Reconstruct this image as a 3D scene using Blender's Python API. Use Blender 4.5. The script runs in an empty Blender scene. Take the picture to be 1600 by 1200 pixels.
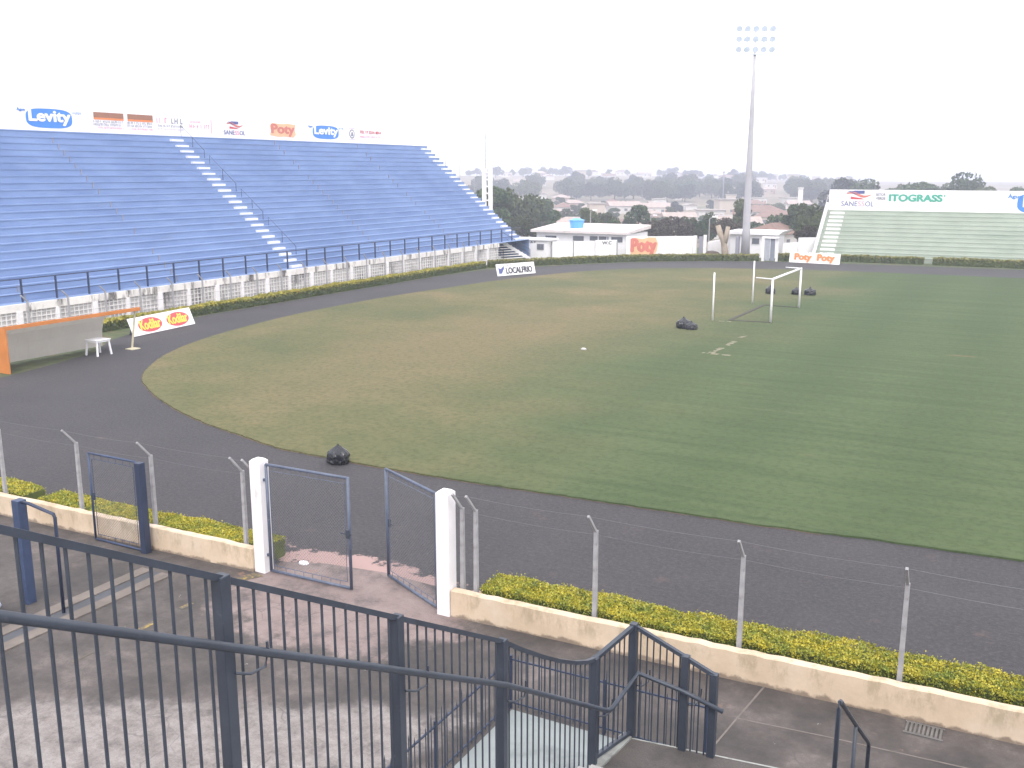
import bpy, bmesh, math, random
from mathutils import Vector, Matrix

random.seed(7)
scn = bpy.context.scene
COL = scn.collection
R = math.radians

# ------------------------------------------------------------------ camera
HEAD, PITCH, CAM_H = R(28.3), math.atan(332.0 / 1555.0), 8.6
cam_d = bpy.data.cameras.new("camera")
cam_d.sensor_width = 36.0
cam_d.lens = 36.0 * 1555.0 / 1600.0
cam_d.clip_start, cam_d.clip_end = 0.1, 60000.0
cam = bpy.data.objects.new("camera", cam_d)
COL.objects.link(cam)
cam.location = (0, 0, CAM_H)
cam.rotation_euler = (math.pi / 2 - PITCH, 0, HEAD)
scn.camera = cam

# ------------------------------------------------------------------ world and sun (bright overcast)
SUN_EL, SUN_ROT = R(52), R(150)
w = bpy.data.worlds.new("World")
scn.world = w
w.use_nodes = True
nt = w.node_tree
bg = nt.nodes["Background"]
sky = nt.nodes.new("ShaderNodeTexSky")
sky.sky_type = 'NISHITA'
sky.sun_disc = False
sky.sun_elevation, sky.sun_rotation = SUN_EL, SUN_ROT
sky.dust_density = 4.0
hs = nt.nodes.new("ShaderNodeHueSaturation")
hs.inputs['Saturation'].default_value = 0.25
mx = nt.nodes.new("ShaderNodeMix")
mx.data_type = 'RGBA'
mx.inputs['Factor'].default_value = 0.72          # cloud deck over the clear sky
mx.inputs['B'].default_value = (9.9, 9.75, 10.2, 1)
nt.links.new(sky.outputs[0], hs.inputs['Color'])
nt.links.new(hs.outputs[0], mx.inputs['A'])
nt.links.new(mx.outputs['Result'], bg.inputs['Color'])
bg.inputs['Strength'].default_value = 0.15

sun_d = bpy.data.lights.new("sun", 'SUN')
sun_d.energy = 1.0
sun_d.angle = R(18)
sun_d.color = (1.0, 0.96, 0.9)
sun = bpy.data.objects.new("sun", sun_d)
COL.objects.link(sun)
# direction to the sun as in the sky texture (rotation measured from +Y towards +X)
sd = Vector((math.sin(SUN_ROT) * math.cos(SUN_EL), math.cos(SUN_ROT) * math.cos(SUN_EL), math.sin(SUN_EL)))
sun.rotation_euler = sd.to_track_quat('Z', 'Y').to_euler()
sun.location = (0, 0, 60)

scn.view_settings.view_transform = 'Standard'
scn.view_settings.look = 'None'
scn.view_settings.exposure = 0.74
scn.view_settings.gamma = 1.0
scn.cycles.max_bounces = 6
scn.cycles.volume_bounces = 2
scn.cycles.use_denoising = True
scn.cycles.denoising_prefilter = 'ACCURATE'

# ------------------------------------------------------------------ helpers
def tag(o, label=None, cat=None, group=None, kind=None):
    if label: o["label"] = label
    if cat: o["category"] = cat
    if group: o["group"] = group
    if kind: o["kind"] = kind
    return o

def empty(name, loc=(0, 0, 0), label=None, cat=None, group=None):
    o = bpy.data.objects.new(name, None)
    COL.objects.link(o)
    o.location = loc
    o.empty_display_size = 0.3
    return tag(o, label, cat, group)

def off_of(o):
    v = Vector((0, 0, 0))
    while o is not None:
        v += Vector(o.location)
        o = o.parent
    return v

class MB:
    """collects shapes in world coordinates and links them as one mesh object"""
    def __init__(s):
        s.v, s.f, s.m = [], [], []
    def add(s, vs, fs, mi=0):
        b = len(s.v)
        s.v += [tuple(p) for p in vs]
        s.f += [tuple(i + b for i in f) for f in fs]
        s.m += [mi] * len(fs)
        return s
    def box(s, x0, x1, y0, y1, z0, z1, mi=0):
        vs = [(x0, y0, z0), (x1, y0, z0), (x1, y1, z0), (x0, y1, z0), (x0, y0, z1), (x1, y0, z1), (x1, y1, z1), (x0, y1, z1)]
        return s.add(vs, [(3, 2, 1, 0), (4, 5, 6, 7), (0, 1, 5, 4), (1, 2, 6, 5), (2, 3, 7, 6), (3, 0, 4, 7)], mi)
    def beam(s, p, q, a, b=None, up=(0, 0, 1), mi=0):
        """rectangular bar from p to q, a across, b along up"""
        b = a if b is None else b
        p, q = Vector(p), Vector(q)
        d = (q - p).normalized()
        u = Vector(up)
        if abs(d.dot(u)) > 0.98: u = Vector((0, 1, 0))
        x = d.cross(u).normalized() * a / 2
        y = x.cross(d).normalized() * b / 2
        vs = [p - x - y, p + x - y, p + x + y, p - x + y, q - x - y, q + x - y, q + x + y, q - x + y]
        return s.add(vs, [(0, 1, 2, 3), (7, 6, 5, 4), (4, 5, 1, 0), (5, 6, 2, 1), (6, 7, 3, 2), (7, 4, 0, 3)], mi)
    def tube(s, pts, r, n=8, mi=0, r2=None):
        pts = [Vector(p) for p in pts]
        rings = []
        N = len(pts)
        for i, p in enumerate(pts):
            if i == 0: d = pts[1] - p
            elif i == N - 1: d = p - pts[i - 1]
            else: d = (pts[i + 1] - p).normalized() + (p - pts[i - 1]).normalized()
            d.normalize()
            u = Vector((0, 0, 1)) if abs(d.z) < 0.95 else Vector((0, 1, 0))
            x = d.cross(u).normalized(); y = x.cross(d)
            rr = r if r2 is None else r + (r2 - r) * i / (N - 1)
            rings.append([p + (x * math.cos(2 * math.pi * k / n) + y * math.sin(2 * math.pi * k / n)) * rr for k in range(n)])
        vs = [p for rg in rings for p in rg]
        fs = []
        for i in range(N - 1):
            for k in range(n):
                a, b = i * n + k, i * n + (k + 1) % n
                fs.append((a, b, b + n, a + n))
        fs.append(tuple(range(n - 1, -1, -1)))
        fs.append(tuple((N - 1) * n + k for k in range(n)))
        return s.add(vs, fs, mi)
    def prism(s, pts, O, A, B, N, d0, d1, mi=0):
        """outline pts (s,t) in plane O + s A + t B, from depth d0 to d1 along N"""
        O, A, B, N = Vector(O), Vector(A), Vector(B), Vector(N)
        ar = sum(pts[i][0] * pts[(i + 1) % len(pts)][1] - pts[(i + 1) % len(pts)][0] * pts[i][1] for i in range(len(pts)))
        if (ar < 0) == (A.cross(B).dot(N) * (d1 - d0) > 0): pts = pts[::-1]
        n = len(pts)
        vs = [O + A * x + B * y + N * d0 for x, y in pts] + [O + A * x + B * y + N * d1 for x, y in pts]
        fs = [tuple(range(n - 1, -1, -1)), tuple(range(n, 2 * n))]
        fs += [(i, (i + 1) % n, n + (i + 1) % n, n + i) for i in range(n)]
        return s.add(vs, fs, mi)
    def build(s, name, mat, parent=None, smooth=False, bevel=0.0):
        me = bpy.data.meshes.new(name)
        off = off_of(parent) if parent is not None else Vector((0, 0, 0))
        me.from_pydata([(p[0] - off.x, p[1] - off.y, p[2] - off.z) for p in s.v], [], s.f)
        mats = mat if isinstance(mat, (list, tuple)) else [mat]
        for m in mats: me.materials.append(m)
        if len(mats) > 1: me.polygons.foreach_set('material_index', s.m)
        if smooth: me.polygons.foreach_set('use_smooth', [True] * len(me.polygons))
        me.update()
        o = bpy.data.objects.new(name, me)
        COL.objects.link(o)
        if parent is not None: o.parent = parent
        if bevel:
            b = o.modifiers.new('bevel', 'BEVEL'); b.width = bevel; b.segments = 2; b.limit_method = 'ANGLE'
        return o

def copy_tree(o, parent=None):
    c = o.copy()
    COL.objects.link(c)
    c.parent = parent
    for ch in list(o.children):
        copy_tree(ch, c)
    return c

# ------------------------------------------------------------------ materials
def _base(name):
    m = bpy.data.materials.new(name)
    m.use_nodes = True
    t = m.node_tree
    return m, t, t.nodes["Principled BSDF"]

def rgba(c): return (c[0], c[1], c[2], 1.0)

def noise(t, scale, detail=4, rough=0.6, stretch=None, coord='Object'):
    n = t.nodes.new("ShaderNodeTexNoise")
    n.inputs['Scale'].default_value = scale
    n.inputs['Detail'].default_value = detail
    n.inputs['Roughness'].default_value = rough
    tc = t.nodes.new("ShaderNodeTexCoord")
    if stretch:
        mp = t.nodes.new("ShaderNodeMapping")
        mp.inputs['Scale'].default_value = stretch
        t.links.new(tc.outputs[coord], mp.inputs['Vector'])
        t.links.new(mp.outputs[0], n.inputs['Vector'])
    else:
        t.links.new(tc.outputs[coord], n.inputs['Vector'])
    return n.outputs['Fac']

def ramp(t, fac, stops):
    r = t.nodes.new("ShaderNodeValToRGB")
    e = r.color_ramp.elements
    e[0].position, e[0].color = stops[0][0], rgba(stops[0][1])
    e[1].position, e[1].color = stops[-1][0], rgba(stops[-1][1])
    for p, c in stops[1:-1]:
        x = e.new(p); x.color = rgba(c)
    t.links.new(fac, r.inputs['Fac'])
    return r.outputs['Color']

def mixc(t, fac, a, b):
    m = t.nodes.new("ShaderNodeMix")
    m.data_type = 'RGBA'
    for sock, val in ((m.inputs['Factor'], fac), (m.inputs['A'], a), (m.inputs['B'], b)):
        if hasattr(val, 'node'): t.links.new(val, sock)
        elif isinstance(val, (int, float)): sock.default_value = val
        else: sock.default_value = rgba(val)
    return m.outputs['Result']

def mathn(t, op, a, b=None, c=None, clamp=False):
    n = t.nodes.new("ShaderNodeMath")
    n.operation = op
    n.use_clamp = clamp
    for i, v in enumerate((a, b, c)):
        if v is None: continue
        if hasattr(v, 'node'): t.links.new(v, n.inputs[i])
        else: n.inputs[i].default_value = v
    return n.outputs[0]

def smooth(t, fac, lo, hi):
    n = t.nodes.new("ShaderNodeMapRange")
    n.interpolation_type = 'SMOOTHSTEP'
    n.inputs['From Min'].default_value, n.inputs['From Max'].default_value = lo, hi
    t.links.new(fac, n.inputs['Value'])
    return n.outputs['Result']

def bumpn(t, b, h, strength, dist=0.02):
    n = t.nodes.new("ShaderNodeBump")
    n.inputs['Strength'].default_value = strength
    n.inputs['Distance'].default_value = dist
    t.links.new(h, n.inputs['Height'])
    t.links.new(n.outputs[0], b.inputs['Normal'])

def mat(name, col, rough=0.7, var=0.14, scale=3.0, bump=0.0, metal=0.0, stain=None, stain_scale=1.5, stain_lo=0.55, stain_hi=0.75, stretch=None, fine=0.0):
    m, t, b = _base(name)
    f = noise(t, scale, 5)
    c = ramp(t, f, [(0.3, [x * (1 - var) for x in col]), (0.7, [min(1, x * (1 + var)) for x in col])])
    if stain is not None:
        sf = noise(t, stain_scale, 6, 0.65, stretch)
        c = mixc(t, smooth(t, sf, stain_lo, stain_hi), c, stain)
    if fine:
        ff = noise(t, 60, 2)
        c = mixc(t, smooth(t, ff, 0.35, 0.7), [x * (1 - fine) for x in col], c)
    t.links.new(c, b.inputs['Base Color'])
    b.inputs['Roughness'].default_value = rough
    b.inputs['Metallic'].default_value = metal
    if bump: bumpn(t, b, noise(t, scale * 8, 4), bump)
    return m

def xyz(t):
    tc = t.nodes.new("ShaderNodeTexCoord")
    s = t.nodes.new("ShaderNodeSeparateXYZ")
    t.links.new(tc.outputs['Object'], s.inputs[0])
    return s.outputs

M = {}
M['white_paint'] = mat('white_paint', (0.78, 0.76, 0.77), 0.6, 0.05, 2, 0.05, stain=(0.42, 0.40, 0.38), stain_scale=1.6, stain_lo=0.6, stain_hi=0.85, stretch=(1, 1, 0.35))
M['white_clean'] = mat('white_clean', (0.82, 0.80, 0.82), 0.5, 0.03, 2)
M['white_stained'] = mat('white_stained', (0.74, 0.71, 0.68), 0.7, 0.08, 2, 0.1, stain=(0.11, 0.10, 0.095), stain_scale=0.9, stain_lo=0.50, stain_hi=0.66, stretch=(1, 1.6, 0.4))
M['grey_recess'] = mat('grey_recess', (0.50, 0.48, 0.48), 0.9, 0.2, 1.2, stain=(0.16, 0.15, 0.15), stain_scale=0.5, stain_lo=0.5, stain_hi=0.7)
M['lattice_white'] = mat('lattice_white', (0.72, 0.70, 0.69), 0.7, 0.1, 1.5, stain=(0.2, 0.19, 0.18), stain_scale=0.35, stain_lo=0.55, stain_hi=0.7)
M['board_white'] = mat('board_white', (0.84, 0.82, 0.83), 0.4, 0.03, 1.5)
M['green_paint'] = mat('green_paint', (0.35, 0.395, 0.33), 0.75, 0.08, 0.6, 0.05, stain=(0.25, 0.31, 0.25), stain_scale=0.35, stain_lo=0.5, stain_hi=0.8, stretch=(0.6, 4, 1.5))
M['dark_metal'] = mat('dark_metal', (0.035, 0.044, 0.062), 0.45, 0.2, 4, 0.02, stain=(0.10, 0.11, 0.13), stain_scale=9, stain_lo=0.62, stain_hi=0.8)
M['blue_metal'] = mat('blue_metal', (0.032, 0.052, 0.11), 0.5, 0.2, 4, 0.02, stain=(0.08, 0.1, 0.14), stain_scale=6, stain_lo=0.6, stain_hi=0.8)
M['navy_metal'] = mat('navy_metal', (0.02, 0.031, 0.066), 0.5, 0.2, 3)
M['gate_metal'] = mat('gate_metal', (0.085, 0.105, 0.155), 0.45, 0.2, 5, 0.02, stain=(0.22, 0.24, 0.28), stain_scale=7, stain_lo=0.62, stain_hi=0.78)
M['galv'] = mat('galvanised', (0.40, 0.40, 0.41), 0.45, 0.15, 6, 0.0, 0.3)
M['wire'] = mat('wire', (0.16, 0.16, 0.175), 0.5, 0.1, 6, 0, 0.4)
M['post_concrete'] = mat('post_concrete', (0.31, 0.305, 0.315), 0.8, 0.15, 5, 0.1, stain=(0.19, 0.185, 0.18), stain_scale=4)
M['concrete'] = mat('concrete', (0.30, 0.29, 0.28), 0.85, 0.18, 2, 0.15, stain=(0.14, 0.13, 0.125), stain_scale=1.1, stain_lo=0.5, stain_hi=0.7)
M['mast_concrete'] = mat('mast_concrete', (0.40, 0.39, 0.42), 0.85, 0.12, 0.8, 0.05, stain=(0.28, 0.27, 0.28), stain_scale=0.6, stretch=(1, 1, 0.3))
M['bare_concrete'] = mat('bare_concrete', (0.22, 0.245, 0.245), 0.85, 0.12, 1.3, 0.05, stain=(0.14, 0.155, 0.155), stain_scale=1.2, stain_lo=0.5, stain_hi=0.75)
M['dirty_slab'] = mat('dirty_slab', (0.095, 0.082, 0.077), 0.85, 0.3, 2.2, 0.2, stain=(0.03, 0.028, 0.028), stain_scale=1.6, stain_lo=0.46, stain_hi=0.62, fine=0.3)
M['slab_edge'] = mat('slab_edge', (0.27, 0.28, 0.265), 0.8, 0.25, 5, 0.1, stain=(0.15, 0.14, 0.14), stain_scale=6)
M['orange'] = mat('orange', (0.54, 0.19, 0.04), 0.6, 0.12, 1.5, stain=(0.3, 0.13, 0.05), stain_scale=2, stain_lo=0.62, stain_hi=0.85)
M['fibre_white'] = mat('fibre_white', (0.62, 0.60, 0.57), 0.6, 0.08, 1.2, stain=(0.36, 0.33, 0.29), stain_scale=2.2, stain_lo=0.5, stain_hi=0.8, stretch=(1, 2.2, 0.4))
M['cream_pole'] = mat('cream_pole', (0.55, 0.5, 0.36), 0.7, 0.15, 3)
M['plastic_white'] = mat('plastic_white', (0.8, 0.8, 0.82), 0.35, 0.03, 3)
M['bag'] = mat('bag_plastic', (0.012, 0.013, 0.017), 0.28, 0.3, 5)
M['red'] = mat('sign_red', (0.55, 0.07, 0.08), 0.5, 0.06, 2)
M['salmon'] = mat('sign_salmon', (0.58, 0.17, 0.13), 0.6, 0.12, 2)
M['yellow'] = mat('sign_yellow', (0.85, 0.60, 0.08), 0.5, 0.05, 2)
M['sign_orange'] = mat('sign_orange', (0.75, 0.22, 0.06), 0.5, 0.06, 2)
M['sign_blue'] = mat('sign_blue', (0.05, 0.22, 0.62), 0.5, 0.06, 2)
M['sign_navy'] = mat('sign_navy', (0.07, 0.09, 0.25), 0.5, 0.06, 2)
M['sign_grey'] = mat('sign_grey', (0.25, 0.25, 0.30), 0.5, 0.08, 2)
M['sign_pink'] = mat('sign_pink', (0.72, 0.28, 0.36), 0.5, 0.06, 2)
M['sign_pale'] = mat('sign_pale', (0.62, 0.55, 0.62), 0.5, 0.06, 2)
M['sign_green'] = mat('sign_green', (0.06, 0.36, 0.26), 0.5, 0.12, 1.5)
M['sign_brown'] = mat('sign_brown', (0.30, 0.13, 0.07), 0.5, 0.1, 2)
M['sign_peach'] = mat('sign_peach', (0.75, 0.45, 0.25), 0.5, 0.06, 2)
M['sign_black'] = mat('sign_black', (0.04, 0.04, 0.05), 0.5, 0.06, 2)
M['tank_blue'] = mat('tank_blue', (0.10, 0.36, 0.75), 0.4, 0.06, 2)
M['window_dark'] = mat('window_dark', (0.13, 0.14, 0.16), 0.25, 0.15, 2)
M['tile'] = mat('terracotta', (0.20, 0.125, 0.10), 0.85, 0.2, 0.8, stain=(0.15, 0.1, 0.085), stain_scale=0.6)
M['tile_grey'] = mat('roof_grey', (0.30, 0.27, 0.25), 0.85, 0.2, 0.8)
M['tile_pale'] = mat('roof_pale', (0.36, 0.29, 0.26), 0.85, 0.2, 0.8)
M['house_white'] = mat('house_white', (0.56, 0.54, 0.52), 0.8, 0.06, 0.5)
M['house_cream'] = mat('house_cream', (0.46, 0.40, 0.34), 0.8, 0.08, 0.5)
M['house_pink'] = mat('house_pink', (0.42, 0.33, 0.29), 0.8, 0.08, 0.5)
M['bark'] = mat('bark', (0.10, 0.08, 0.065), 0.9, 0.25, 3, 0.3)
M['bark_pale'] = mat('bark_pale', (0.34, 0.28, 0.22), 0.9, 0.2, 2, 0.3, stain=(0.18, 0.15, 0.12), stain_scale=2)
M['hedge_core'] = mat('hedge_core', (0.075, 0.095, 0.018), 0.9, 0.3, 3)
M['yellow_line'] = mat('yellow_line', (0.30, 0.21, 0.06), 0.8, 0.2, 5, stain=(0.09, 0.078, 0.06), stain_scale=7, stain_lo=0.36, stain_hi=0.52)
M['lamp_glass'] = mat('lamp_glass', (0.66, 0.74, 0.86), 0.2, 0.1, 2)
M['lamp_metal'] = mat('lamp_metal', (0.62, 0.68, 0.78), 0.4, 0.1, 2, 0, 0.3)

def leaf_mat(name, cols, scale=0.6, rough=0.6, trans=0.0):
    m, t, b = _base(name)
    c = ramp(t, noise(t, scale, 5, 0.7), [(0.3, cols[0]), (0.5, cols[1]), (0.72, cols[2])])
    oi = t.nodes.new("ShaderNodeObjectInfo")
    h = t.nodes.new("ShaderNodeHueSaturation")
    t.links.new(mathn(t, 'MULTIPLY_ADD', oi.outputs['Random'], 0.5, 0.75), h.inputs['Value'])
    t.links.new(c, h.inputs['Color'])
    t.links.new(h.outputs[0], b.inputs['Base Color'])
    b.inputs['Roughness'].default_value = rough
    b.inputs['Specular IOR Level'].default_value = 0.15
    return m
M['leaf_dark'] = leaf_mat('leaf_dark', [(0.032, 0.056, 0.022), (0.05, 0.082, 0.03), (0.085, 0.12, 0.045)])
M['leaf_olive'] = leaf_mat('leaf_olive', [(0.045, 0.058, 0.026), (0.068, 0.086, 0.036), (0.11, 0.125, 0.055)])
M['leaf_brown'] = leaf_mat('leaf_brown', [(0.045, 0.040, 0.028), (0.07, 0.058, 0.04), (0.10, 0.082, 0.055)])
M['leaf_far'] = leaf_mat('leaf_far', [(0.02, 0.032, 0.024), (0.032, 0.046, 0.032), (0.05, 0.066, 0.042)], 0.3)

def hedge_mat(name, low, mid, top, zlo, zhi):
    """golden clipped shrub: new growth at the top is yellow, older leaves lower down are green"""
    m, t, b = _base(name)
    z = xyz(t)[2]
    f = mathn(t, 'ADD', z, mathn(t, 'MULTIPLY_ADD', noise(t, 7, 3), 0.5, -0.25))
    g = smooth(t, f, zlo, zhi)
    c = mixc(t, g, low, ramp(t, noise(t, 3.0, 5, 0.7), [(0.35, mid), (0.6, top)]))
    c = mixc(t, mathn(t, 'MULTIPLY', smooth(t, noise(t, 40, 2), 0.45, 0.7), 0.4), c, [x * 0.55 for x in mid])
    t.links.new(c, b.inputs['Base Color'])
    b.inputs['Roughness'].default_value = 0.55
    return m
M['hedge_gold'] = hedge_mat('hedge_gold', (0.075, 0.125, 0.02), (0.18, 0.23, 0.026), (0.50, 0.42, 0.032), 0.33, 0.64)
M['hedge_gold_low'] = hedge_mat('hedge_gold_low', (0.075, 0.125, 0.02), (0.18, 0.23, 0.026), (0.50, 0.42, 0.032), 0.13, 0.40)
M['hedge_far'] = hedge_mat('hedge_far', (0.06, 0.085, 0.025), (0.16, 0.19, 0.035), (0.46, 0.38, 0.045), 0.30, 0.55)
M['hedge_green'] = hedge_mat('hedge_green', (0.08, 0.105, 0.04), (0.12, 0.145, 0.05), (0.30, 0.27, 0.07), 0.3, 0.65)

# blue terrace paint: weathered, greyer and worn in long streaks
def terrace_mat():
    m, t, b = _base('blue_terrace')
    c = ramp(t, noise(t, 0.5, 5, 0.6, (2, 0.6, 3)), [(0.3, (0.15, 0.225, 0.41)), (0.7, (0.205, 0.295, 0.49))])
    c = mixc(t, mathn(t, 'MULTIPLY', smooth(t, noise(t, 1.3, 6, 0.7, (1, 0.25, 2)), 0.56, 0.76), 0.55), c, (0.17, 0.20, 0.28))
    c = mixc(t, mathn(t, 'MULTIPLY', smooth(t, noise(t, 0.12, 3), 0.45, 0.7), 0.35), c, (0.11, 0.175, 0.34))
    t.links.new(c, b.inputs['Base Color'])
    b.inputs['Roughness'].default_value = 0.7
    return m
M['blue_terrace'] = terrace_mat()

def fibre_mat():
    # thin fibreglass sheet: lets part of the daylight through
    m, t, b = _base('fibre_roof')
    c = ramp(t, noise(t, 1.2, 5), [(0.3, (0.60, 0.57, 0.53)), (0.7, (0.70, 0.67, 0.63))])
    c = mixc(t, mathn(t, 'MULTIPLY', smooth(t, noise(t, 2.2, 6, 0.65, (1, 2.2, 0.4)), 0.5, 0.8), 0.5), c, (0.42, 0.38, 0.33))
    t.links.new(c, b.inputs['Base Color'])
    b.inputs['Roughness'].default_value = 0.6
    tr = t.nodes.new("ShaderNodeBsdfTranslucent")
    tr.inputs['Color'].default_value = (0.8, 0.77, 0.72, 1)
    ms = t.nodes.new("ShaderNodeMixShader")
    ms.inputs[0].default_value = 0.45
    t.links.new(b.outputs[0], ms.inputs[1]); t.links.new(tr.outputs[0], ms.inputs[2])
    t.links.new(ms.outputs[0], t.nodes["Material Output"].inputs['Surface'])
    return m
M['fibre_roof'] = fibre_mat()

def grass_mat():
    m, t, b = _base('pitch_grass')
    X, Y, Z = xyz(t)
    wob = mathn(t, 'MULTIPLY_ADD', noise(t, 0.06, 3), 22.0, -11.0)
    side = smooth(t, mathn(t, 'ADD', X, wob), -24.0, -9.0)          # 0 behind the goal, 1 on the field of play
    green = ramp(t, noise(t, 0.6, 7, 0.75, (0.14, 1.8, 1)), [(0.3, (0.050, 0.078, 0.034)), (0.7, (0.092, 0.125, 0.058))])
    olive = ramp(t, noise(t, 0.11, 6, 0.65), [(0.32, (0.096, 0.108, 0.05)), (0.52, (0.138, 0.130, 0.064)), (0.68, (0.205, 0.160, 0.088))])
    # broad dry patch where the turf is worn behind the goal
    px_ = mathn(t, 'DIVIDE', mathn(t, 'ADD', X, 24.5), 8.5)
    py_ = mathn(t, 'DIVIDE', mathn(t, 'ADD', Y, -44.0), 17.0)
    pd = mathn(t, 'SQRT', mathn(t, 'ADD', mathn(t, 'MULTIPLY', px_, px_), mathn(t, 'MULTIPLY', py_, py_)))
    pf = mathn(t, 'ADD', pd, mathn(t, 'MULTIPLY_ADD', noise(t, 0.14, 6, 0.7), 2.0, -1.0))
    olive = mixc(t, mathn(t, 'MULTIPLY', mathn(t, 'SUBTRACT', 1.0, smooth(t, pf, 0.3, 1.2)), 0.6), olive, (0.19, 0.15, 0.085))
    c = mixc(t, side, olive, green)
    # faint stripes left by the mower along the pitch and dry scars in the same direction
    wv = t.nodes.new("ShaderNodeTexWave")
    wv.wave_type, wv.bands_direction = 'BANDS', 'Y'
    wv.inputs['Scale'].default_value = 0.42
    wv.inputs['Distortion'].default_value = 2.5
    wv.inputs['Detail'].default_value = 2
    tc = t.nodes.new("ShaderNodeTexCoord")
    t.links.new(tc.outputs['Object'], wv.inputs['Vector'])
    c = mixc(t, mathn(t, 'MULTIPLY', mathn(t, 'MULTIPLY', wv.outputs['Fac'], side), 0.28), c, (0.10, 0.125, 0.06))
    w2 = t.nodes.new("ShaderNodeTexWave")
    w2.wave_type, w2.bands_direction = 'BANDS', 'X'
    w2.inputs['Scale'].default_value = 0.055
    w2.inputs['Distortion'].default_value = 1.2
    t.links.new(tc.outputs['Object'], w2.inputs['Vector'])
    c = mixc(t, mathn(t, 'MULTIPLY', mathn(t, 'MULTIPLY', w2.outputs['Fac'], side), 0.30), c, (0.045, 0.072, 0.03))
    dry = smooth(t, noise(t, 0.55, 6, 0.75, (0.16, 1.6, 1)), 0.60, 0.80)
    c = mixc(t, mathn(t, 'MULTIPLY', dry, 0.42), c, (0.21, 0.19, 0.12))
    scar = smooth(t, noise(t, 0.28, 4, 0.6, (0.4, 1.1, 1)), 0.66, 0.74)
    c = mixc(t, mathn(t, 'MULTIPLY', scar, 0.5), c, (0.19, 0.13, 0.075))
    c = mixc(t, mathn(t, 'MULTIPLY', smooth(t, noise(t, 5, 4, 0.8), 0.4, 0.7), 0.5), c, (0.04, 0.052, 0.024))
    t.links.new(c, b.inputs['Base Color'])
    b.inputs['Roughness'].default_value = 0.9
    b.inputs['Specular IOR Level'].default_value = 0.1
    bumpn(t, b, noise(t, 14, 4, 0.7), 0.5, 0.04)
    return m
M['grass'] = grass_mat()

def track_mat():
    m, t, b = _base('cinder_track')
    c = ramp(t, noise(t, 0.22, 6, 0.65), [(0.3, (0.024, 0.0225, 0.025)), (0.7, (0.042, 0.0385, 0.041))])
    c = mixc(t, mathn(t, 'MULTIPLY', smooth(t, noise(t, 11, 4, 0.85), 0.42, 0.68), 0.6), c, (0.080, 0.075, 0.080))
    c = mixc(t, mathn(t, 'MULTIPLY', smooth(t, noise(t, 6, 4, 0.85), 0.5, 0.7), 0.6), c, (0.014, 0.013, 0.0145))
    c = mixc(t, mathn(t, 'MULTIPLY', smooth(t, noise(t, 0.8, 5, 0.75), 0.60, 0.74), 0.55), c, (0.115, 0.078, 0.068))
    X, Y, Z = xyz(t)
    # broken red concrete showing through in front of the gates
    dx = mathn(t, 'DIVIDE', mathn(t, 'ADD', X, 12.6), 3.4)
    dy = mathn(t, 'DIVIDE', mathn(t, 'ADD', Y, -16.6), 0.9)
    d = mathn(t, 'SQRT', mathn(t, 'ADD', mathn(t, 'MULTIPLY', dx, dx), mathn(t, 'MULTIPLY', dy, dy)))
    f = mathn(t, 'ADD', d, mathn(t, 'MULTIPLY_ADD', noise(t, 1.6, 6, 0.7), 2.6, -1.3))
    c = mixc(t, mathn(t, 'SUBTRACT', 1.0, smooth(t, f, 0.55, 0.75)), c, (0.34, 0.23, 0.21))
    t.links.new(c, b.inputs['Base Color'])
    b.inputs['Roughness'].default_value = 0.85
    bumpn(t, b, noise(t, 30, 3, 0.7), 0.6, 0.02)
    return m
M['track'] = track_mat()

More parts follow.
